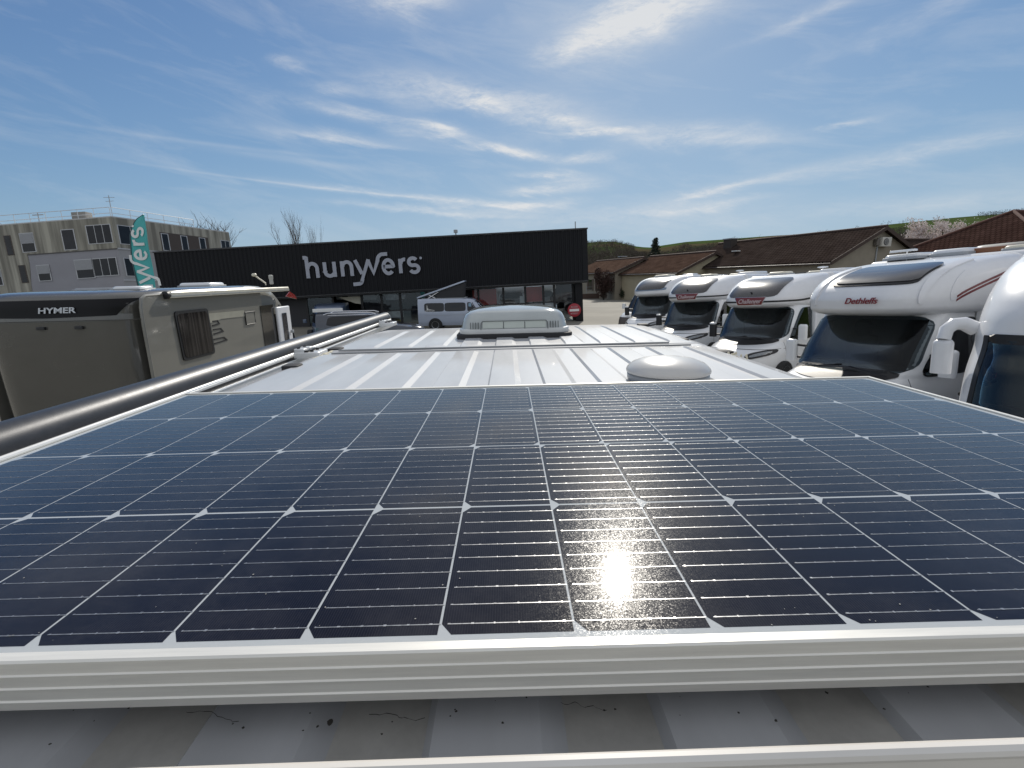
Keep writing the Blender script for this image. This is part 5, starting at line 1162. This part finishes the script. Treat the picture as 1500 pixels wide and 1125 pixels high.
def gable_house(label, A, Bk, half, hr, he, roofm, wall=STUC, ov=.35, extras=None, name='house', chimney=None, hip=0.0):
    """A: ridge end over the gable that shows, Bk: far ridge end (x,y); half: half span; ridge and eave heights"""
    A, Bk = Vector(A), Vector(Bk); d = Bk-A; L_ = d.length; rz = math.atan2(d.y, d.x)
    root = thing(name, label, 'house', (A.x, A.y, 0), rz)        # local x runs from the near gable along the ridge
    m = MB()
    m.slab([(0, -half, -.5), (0, half, -.5), (0, half, he), (0, 0, hr-.06), (0, -half, he)], (.25, 0, 0)); m.slab([(L_-.25, -half, -.5), (L_-.25, half, -.5), (L_-.25, half, he), (L_-.25, 0, hr-.06), (L_-.25, -half, he)], (.25, 0, 0))
    m.box(.251, L_-.251, -half, -half+.25, -.5, he); m.box(.251, L_-.251, half-.25, half, -.5, he)
    m.build('wall', wall, root, smooth=False)
    sl = (hr-he)/half; e = half+ov; ze = he-sl*ov; t = .16
    r = MB()
    for sg in (-1, 1): r.slab([(-ov, 0, hr), (L_+ov-hip*0, 0, hr), (L_+ov, sg*e, ze), (-ov, sg*e, ze)] if sg < 0 else [(-ov, 0, hr+.002), (-ov, sg*e, ze), (L_+ov, sg*e, ze), (L_+ov, 0, hr+.002)], (0, 0, t))
    ro = r.build('roof', roofm, root, smooth=False); plane_uv(ro)
    rd = MB(); rd.tube([(-ov, 0, hr+t+.02), (L_+ov, 0, hr+t+.02)], .11, 8); rd.build('ridge_tiles', mat('ridge_tile_brown', (.075, .045, .034), .8), ro)
    rk = MB()
    for sg in (-1, 1): rk.slab([(-ov-.03, 0, hr-.10), (-ov-.03, sg*e, ze-.10), (-ov-.03, sg*e, ze+.17), (-ov-.03, 0, hr+.17)], (.028, 0, 0))
    rk.build('barge_board', mat('barge_board_brown', (.06, .038, .03), .7), ro, smooth=False)
    g = MB()
    for sg in (-1, 1): g.tube([(-ov, sg*(e+.05), ze+.0), (L_+ov, sg*(e+.05), ze+.0)], .07, 8)
    g.build('gutter', mat('gutter_brown', (.05, .035, .03), .5), ro)
    if chimney:
        x, y, h, wd = chimney; zb = hr-abs(y)*sl
        q = MB(); q.box(x-wd, x+wd, y-.35, y+.35, zb-.2, zb+h); c = q.build('chimney', mat('sooty_chimney', (.05, .04, .035), .8), root); q = MB(); q.box(x-wd-.08, x+wd+.08, y-.42, y+.42, zb+h, zb+h+.1); q.build('chimney_cap', GREYPL, c)
    return root
T1 = tile_mat('brown_roof_tiles', (.070, .053, .046), (.056, .043, .038), 1); T2 = tile_mat('faded_roof_tiles', (.15, .098, .075), (.12, .08, .06), 1); T3 = tile_mat('red_brown_roof_tiles', (.088, .052, .043), (.072, .043, .036), 1)
T4 = tile_mat('mid_brown_roof_tiles', (.125, .080, .061), (.10, .066, .052), 1)
hC = gable_house('beige gabled house with air conditioner high on its gable, dark brown roof', (27.3, 36.0), (22.7, 52.3), 4.45, 5.62, 3.40, T1, chimney=(14.5, .9, .85, .55))
q = MB(); q.rbox(-.42, -.02, -.55, .33, 4.38, 5.02, .04, .03)
ac = q.build('air_conditioner', mat('ivory_casing', (.55, .53, .48), .5), hC)
q = MB(); q.lathe([(.23, -.445), (.25, -.43), (.25, -.42)], (0, -.02, 4.70), 28, 'x'); fo = q.build('fan_grille', BLACK, ac)
q = MB()
for i in range(4): q.lathe([(.05+.05*i, -.452), (.062+.05*i, -.456), (.074+.05*i, -.452)], (0, -.02, 4.70), 24, 'x')
q.build('fan_guard', mat('guard_grey', (.3, .3, .29), .5), fo)
q = MB(); q.tube([(-.06, .30, 4.4), (-.06, .32, 2.2)], .05, 6); q.build('pipe', GREYPL, hC)
q = MB(); q.rbox(-.30, -.02, .42, .70, 4.45, 4.90, .02, .02); q.build('shutter_box', mat('grey_brown_shutter', (.14, .125, .11), .7), hC)
q = MB(); q.box(11.5, 12.1, 2.2, 2.7, 4.72, 4.80); q.build('roof_window', PAPER, hC)
gable_house('house with mid brown roof between the conifer and the dark-roofed gabled house', (20.2, 48.0), (17.0, 57.5), 4.0, 4.65, 2.95, T4, STUC2)
hA = gable_house('small beige house with faded tile roof, left of the conifer', (15.75, 57.0), (12.6, 68.0), 3.5, 4.55, 3.15, T2, chimney=(6.5, -1.0, .9, .4))
for x in (1.2, 3.6, 6.0):
    q = MB(); q.box(x, x+.9, 3.505, 3.54, 1.0, 2.3); wo = q.build('window', DGLASS, hA, smooth=False)
    for d in (-.5, .95): MB().box(x+d, x+d+.42, 3.505, 3.56, .95, 2.35).build('shutter', mat('brown_shutter', (.10, .07, .05), .7), wo, smooth=False)
q = MB(); q.box(-.04, -.005, -.35, .35, 3.3, 3.75); q.build('gable_vent', BLACK, hA, smooth=False)
gable_house('distant low house with faded roof just right of the showroom corner', (13.4, 74.0), (9.0, 78), 3.6, 3.9, 2.6, T2)
hd = thing('house', 'large red-brown hipped tile roof at the right edge, behind the blossom tree', 'house', (40.6, 38.0, 0), R(20))
q = MB(); q.box(-8.6, 12, -5.0, 5.0, -.5, 3.5); q.build('wall', STUC, hd, smooth=False)
q = MB(); bz, tz = 3.45, 6.75
cr_ = [(-9.1, -5.5, bz), (12.5, -5.5, bz), (12.5, 5.5, bz), (-9.1, 5.5, bz), (-3.2, 0, tz), (7, 0, tz)]
q.add(cr_, [(0, 1, 5, 4), (2, 3, 4, 5), (3, 0, 4), (1, 2, 5), (3, 2, 1, 0)]); ro = q.build('roof', T3, hd, smooth=False); plane_uv(ro)
q = MB(); q.tube([cr_[4], cr_[5]], .12, 8); q.tube([cr_[0], cr_[4]], .11, 8); q.tube([cr_[3], cr_[4]], .11, 8); q.build('ridge_tiles', mat('ridge_tile_red', (.10, .04, .028), .8), ro)
gable_house('low brown roofed outbuilding between the gabled house and the hipped roof', (33.0, 44.0), (42.0, 47.0), 2.8, 5.2, 3.7, T1)

# garden wall, fence, verge
q = MB(); q.box(9.0, 19.0, 59.8, 60.1, 0, .62); o = q.build('garden_wall', mat('brown_wall_render', (.09, .06, .05), .9, bump=.3, bscale=6), smooth=False); tag(o, 'long low dark brown garden wall beyond the yard', 'wall')
tag(MB().add([(8.5, 60.3, .01), (40, 60.3, .01), (40, 76, .01), (8.5, 76, .01)], [(0, 1, 2, 3)]).build('lawn', mat('spring_lawn', (.10, .12, .045), .95, vscale=.7, var=.3), smooth=False), kind='structure')
fe = thing('garden_fence', 'thin grey mesh fence standing behind the low garden wall', 'fence', (10.0, 61.5, 0))
for i in range(8):
    q = MB(); q.tube([(i*1.2, 0, 0), (i*1.2, 0, 1.5)], .035, 6); q.build('fence_post', GREYPL, fe)
q = MB()
for z in (.35, .7, 1.05, 1.4): q.tube([(0, 0, z), (8.4, 0, z)], .018, 5)
q.build('fence_rail', GREYPL, fe)

# ------------------------------------------------------------------ trees and shrubs
BARK = mat('bare_bark', (.055, .045, .036), .9, var=.2); TWIG = mat('bare_twigs', (.085, .065, .052), .9, var=.25)
def grow(mb, p, d, ln, r, depth, rnd, spread, tips, up=.12, n=5):
    pts = [Vector(p)]; q = Vector(d).normalized(); k = 4
    for i in range(k):
        q = (q + Vector((rnd.gauss(0, .12), rnd.gauss(0, .12), rnd.gauss(0, .08)+up))).normalized(); pts.append(pts[-1]+q*ln/k)
    mb.tube(pts, [r*(1-.45*i/k) for i in range(k+1)], n, cap=False)
    if depth == 0: tips.append((pts[-1], q)); return
    nb = rnd.choice((3, 3, 4))
    for i in range(nb):
        a = rnd.uniform(0, 6.28); t = rnd.uniform(.35, 1.0) if i else 1.0
        base = pts[min(k, int(t*k))]
        side = q.orthogonal().normalized(); side.rotate(Matrix.Rotation(a, 3, q))
        nd = (q + side*spread*rnd.uniform(.6, 1.3)).normalized()
        grow(mb, base, nd, ln*rnd.uniform(.58, .78), r*.58*(1-.2*(t < 1)), depth-1, rnd, spread, tips, up, max(3, n-1))
def bare_tree(label, loc, h, seed, depth=4, spread=.75, r=.16, trunkh=.35, name='bare_tree', group=None):
    rnd = random.Random(seed); root = thing(name, label, 'tree', loc, rnd.uniform(0, 6), group)
    t = MB(); t.tube([(0, 0, -.1), (.05, 0, h*trunkh*.5), (0, .04, h*trunkh)], [r*1.3, r*1.05, r], 9); t.build('trunk', BARK, root)
    c = MB(); tips = []
    for i in range(4):
        a = i*1.57+rnd.uniform(-.5, .5); d = (math.cos(a)*spread*.8, math.sin(a)*spread*.8, 1.0) if i else (0, 0, 1)
        grow(c, (0, 0, h*trunkh*(.8+.06*i)), d, h*.30, r*.62, depth, rnd, spread, tips)
    c.build('crown', TWIG, root); return root, tips, rnd
_t = bare_tree('tall bare tree standing behind the black showroom roof', (-20.6, 48.5, 0), 9.4, 11, 4, .55, .17); _t[0].scale = (.62, .62, 1)
_t = bare_tree('smaller bare tree right of the tall one behind the showroom roof', (-19.2, 50, 0), 8.4, 23, 4, .42, .10); _t[0].scale = (.4, .4, 1)
bare_tree('bare tree whose twigs show above the right half of the flats roof', (-45.0, 78, 0), 13.2, 31, 4, .8, .3)
bare_tree('bare tree whose twigs show over the middle of the flats roof', (-52.0, 80, 0), 13.4, 37, 4, .8, .3)
bare_tree('bare tree at the far left beyond the flats', (-63.5, 62, 0), 11.6, 41, 4, .85, .3)

def leaf_mesh(pts, rnd, s0, s1, n):
    mb = MB()
    for _ in range(n):
        p = rnd.choice(pts) if isinstance(pts, list) else pts(); s = rnd.uniform(s0, s1)
        a = Vector((rnd.gauss(0, 1), rnd.gauss(0, 1), rnd.gauss(0, 1))).normalized(); b = a.orthogonal().normalized(); b.rotate(Matrix.Rotation(rnd.uniform(0, 6.28), 3, a)); c = a.cross(b)
        p = Vector(p); mb.add([p-b*s, p+c*s*.55, p+b*s, p-c*s*.55], [(0, 1, 2, 3)])
    return mb
root, tips, rnd = bare_tree('wide tree in pale pink blossom between the gabled house and the hipped roof', (44.2, 50.5, 0), 8.3, 5, 4, 1.0, .24, .25, 'blossom_tree')
def blossom_pt():
    p, d = rnd.choice(tips); return Vector(p)+Vector((rnd.gauss(0, .22), rnd.gauss(0, .22), rnd.gauss(0, .2)))-Vector(d)*rnd.uniform(0, .6)
leaf_mesh(blossom_pt, rnd, .05, .11, 24000).build('blossom', mat('pale_blossom', (.72, .64, .61), .8, var=.25, vscale=1.2), root, smooth=False)
# conifer: whorls of drooping sprays
def conifer(label, loc, h, w_, seed, n=5200):
    rnd = random.Random(seed); root = thing('conifer', label, 'tree', loc)
    t = MB(); t.tube([(0, 0, -.1), (0, 0, h)], [.16, .02], 8); t.build('trunk', BARK, root)
    br = []; nb = 90
    for i in range(nb):
        z = h*(.14+.85*i/nb); L_ = w_*(1-(z/h))**.8*rnd.uniform(.6, 1.15)+.1; a = i*2.4+rnd.uniform(-.4, .4); br.append((z, L_, a))
    def pt():
        z, L_, a = rnd.choice(br); t = rnd.random()**.6
        return Vector((math.cos(a)*L_*t+rnd.gauss(0, .09), math.sin(a)*L_*t+rnd.gauss(0, .09), z+.25*L_*t*(1-t)*2-.12*L_*t+rnd.gauss(0, .07)))
    leaf_mesh(pt, rnd, .06, .15, n).build('crown', mat('dark_conifer_needles', (.022, .034, .022), .8, var=.4, vscale=1.5), root, smooth=False)
conifer('dark spiky conifer standing among the distant house roofs', (21.4, 71, 0), 7.9, 2.1, 3)
def shrub(label, loc, sx, sy, sz, m, seed, n=2600, name='shrub', s0=.05, s1=.12):
    rnd = random.Random(seed); root = thing(name, label, 'shrub', loc)
    t = MB()
    for i in range(6):
        a = i*1.05; t.tube([(0, 0, -.05), (math.cos(a)*sx*.25, math.sin(a)*sy*.25, sz*.45), (math.cos(a)*sx*.4, math.sin(a)*sy*.4, sz*.85)], [.05, .035, .012], 6)
    t.build('stem', BARK, root)
    lobes = [(Vector((rnd.uniform(-.6, .6)*sx, rnd.uniform(-.6, .6)*sy, rnd.uniform(.3, .85)*sz)), rnd.uniform(.25, .42)) for _ in range(12)]
    def pt():
        c, r = rnd.choice(lobes); v = Vector((rnd.gauss(0, 1), rnd.gauss(0, 1), rnd.gauss(0, 1))).normalized()*rnd.random()**.4
        p = c+Vector((v.x*r*sx*1.2, v.y*r*sy*1.2, v.z*r*sz)); p.z = max(.03, p.z); return p
    leaf_mesh(pt, rnd, s0, s1, n).build('foliage', m, root, smooth=False); return root
shrub('tall dark red-leaved shrub beside the showroom corner', (11.2, 56.5, 0), 1.3, 1.2, 3.5, mat('dark_red_leaves', (.055, .028, .022), .8, var=.5, vscale=2), 9, 4200)
shrub('rounded dark green hedge behind the small white van', (15.9, 56, 0), 2.2, 1.0, 2.1, mat('dark_hedge_leaves', (.03, .042, .02), .8, var=.4, vscale=2), 15, 4200, 'hedge')
shrub('dark green bush at the foot of the small beige house', (13.6, 56.2, 0), .8, .8, 1.5, mat('dark_hedge_leaves', (.03, .042, .02), .8), 19, 1600)

# ------------------------------------------------------------------ hills
def hills():
    prof = [(-70, 20), (-30, 18), (0, 20), (6.0, 40), (9.4, 44), (12.3, 44), (14.5, 37.5), (16, 35), (17.5, 37), (20, 40), (24, 41), (28, 42), (33, 42.5), (37.5, 46.5), (42, 48.5), (47, 49), (60, 50), (85, 45)]
    m = MB(); na, nr = 220, 26; rnd = random.Random(2)
    def H(az, t):
        h = float(np.interp(az, [p[0] for p in prof], [p[1] for p in prof])); s = t**1.55
        return h*s + 1.2*math.sin(az*.8+t*5)*math.sin(t*3.1)
    for i in range(na):
        az = -75+165*i/(na-1)
        for j in range(nr):
            t = j/(nr-1); d = 150+480*t; m.v.append((d*math.sin(R(az)), d*math.cos(R(az)), -.4+H(az, t)))
    m.f = [(i*nr+j, (i+1)*nr+j, (i+1)*nr+j+1, i*nr+j+1) for i in range(na-1) for j in range(nr-1)]; m.mi = [0]*len(m.f)
    hm = bpy.data.materials.new('hill_fields'); N, L, P = nodes(hm); tc = N.new('ShaderNodeTexCoord')
    mp = N.new('ShaderNodeMapping'); mp.inputs['Scale'].default_value = (.008, .016, .0); mp.inputs['Rotation'].default_value = (0, 0, .5); L.new(tc.outputs['Object'], mp.inputs[0])
    vo = N.new('ShaderNodeTexVoronoi'); vo.inputs['Scale'].default_value = 1.0; L.new(mp.outputs[0], vo.inputs['Vector'])
    nz = N.new('ShaderNodeTexNoise'); nz.inputs['Scale'].default_value = .05; nz.inputs['Detail'].default_value = 8; L.new(tc.outputs['Object'], nz.inputs['Vector'])
    sp = N.new('ShaderNodeSeparateColor'); L.new(vo.outputs['Color'], sp.inputs[0])
    cr = N.new('ShaderNodeValToRGB'); e = cr.color_ramp.elements; cr.color_ramp.interpolation = 'CONSTANT'
    e[0].position = 0; e[0].color = (.085, .125, .045, 1); e[1].position = .55; e[1].color = (.07, .10, .04, 1); x = e.new(.8); x.color = (.12, .105, .06, 1)
    L.new(sp.outputs[0], cr.inputs[0]); mx = N.new('ShaderNodeMix'); mx.data_type = 'RGBA'; mx.blend_type = 'MULTIPLY'; mx.inputs[0].default_value = .6; L.new(cr.outputs[0], mx.inputs[6]); L.new(nz.outputs['Fac'], mx.inputs[7]); L.new(mx.outputs[2], P.inputs['Base Color']); P.inputs['Roughness'].default_value = .95; P.inputs['Specular IOR Level'].default_value = 0
    tag(m.build('hills', hm), kind='structure')
    # woods that clothe the lower slopes and the left-hand hill
    w_ = MB(); 
    def tree(x, y, z, h, r):
        k = rnd.randint(12, 18)
        for _ in range(k):
            a = Vector((rnd.gauss(0, .36)*r, rnd.gauss(0, .36)*r, z+h*rnd.uniform(.25, 1.0)**.8)); s = h*rnd.uniform(.06, .13); q = rnd.uniform(0, 6.28)
            a += Vector((x, y, 0)); b = Vector((math.cos(q), math.sin(q), rnd.uniform(-.2, .3)))*s; c = Vector((rnd.uniform(-.4, .4), rnd.uniform(-.4, .4), 1))*s*.9
            w_.add([a-b*.6-c*.4, a+b*.7-c*.3, a+b*.3+c, a-b*.5+c*.6], [(0, 1, 2, 3)])
        w_.add([(x-.15, y, z-.5), (x+.15, y, z-.5), (x+.08, y, z+h*.7), (x-.08, y, z+h*.7)], [(0, 1, 2, 3)])
    for _ in range(13000):
        az = rnd.uniform(5, 52); t = rnd.random()
        if az < 14.5: ok = t < .99
        elif az < 24: ok = t < .80+.06*math.sin(az*2)
        elif az < 40: ok = t < .86+.06*math.sin(az*1.3) or (t > .985 and rnd.random() < .15)
        else: ok = t < .35 or (t > .93 and 43.5 < az)
        if not ok: continue
        d = 150+480*t; tree(d*math.sin(R(az)), d*math.cos(R(az)), -.4+H(az, t), rnd.uniform(3.5, 6) if t < .6 else rnd.uniform(2.4, 4), rnd.uniform(3, 5))
    tag(w_.build('distant_woods', mat('bare_wood_brown', (.105, .090, .074), .95, var=.4, vscale=.03, spec=0), smooth=False), 'brown leafless woods covering the lower slopes of the hills', 'woods', kind='stuff')
    # a few pale houses among the trees
    for i, (az, d, lab) in enumerate([(19.5, 190, 'tiny pale house right of the conifer on the far slope'), (21.2, 205, 'tiny white house with two gables on the far slope'), (23.5, 215, 'tiny cream house lowest on the far slope, right of the white one'), (27.0, 240, 'tiny pale house above the dark roof ridge on the far slope')]):
        t = (d-150)/480; x, y = d*math.sin(R(az)), d*math.cos(R(az)); z = -.4+H(az, t)
        root = thing('distant_house', lab, 'house', (x, y, z+2.0), R(-az+20*i)); q = MB(); q.box(-3, 3, -2.5, 2.5, -4, 4.2); q.slab([(-3, -2.5, 4.2), (-3, 2.5, 4.2), (-3, 0, 6.0)], (6, 0, 0)); q.build('wall', PAPER if i == 1 else STUC2, root, smooth=False)
        q = MB(); q.slab([(-3.3, -2.8, 4.05), (-3.3, 0, 6.1), (3.3, 0, 6.1), (3.3, -2.8, 4.05)], (0, 0, .2)); q.slab([(-3.3, 2.8, 4.05), (-3.3, .01, 6.1), (3.3, .01, 6.1), (3.3, 2.8, 4.05)], (0, 0, .2)); q.build('roof', T2, root, smooth=False)
hills()
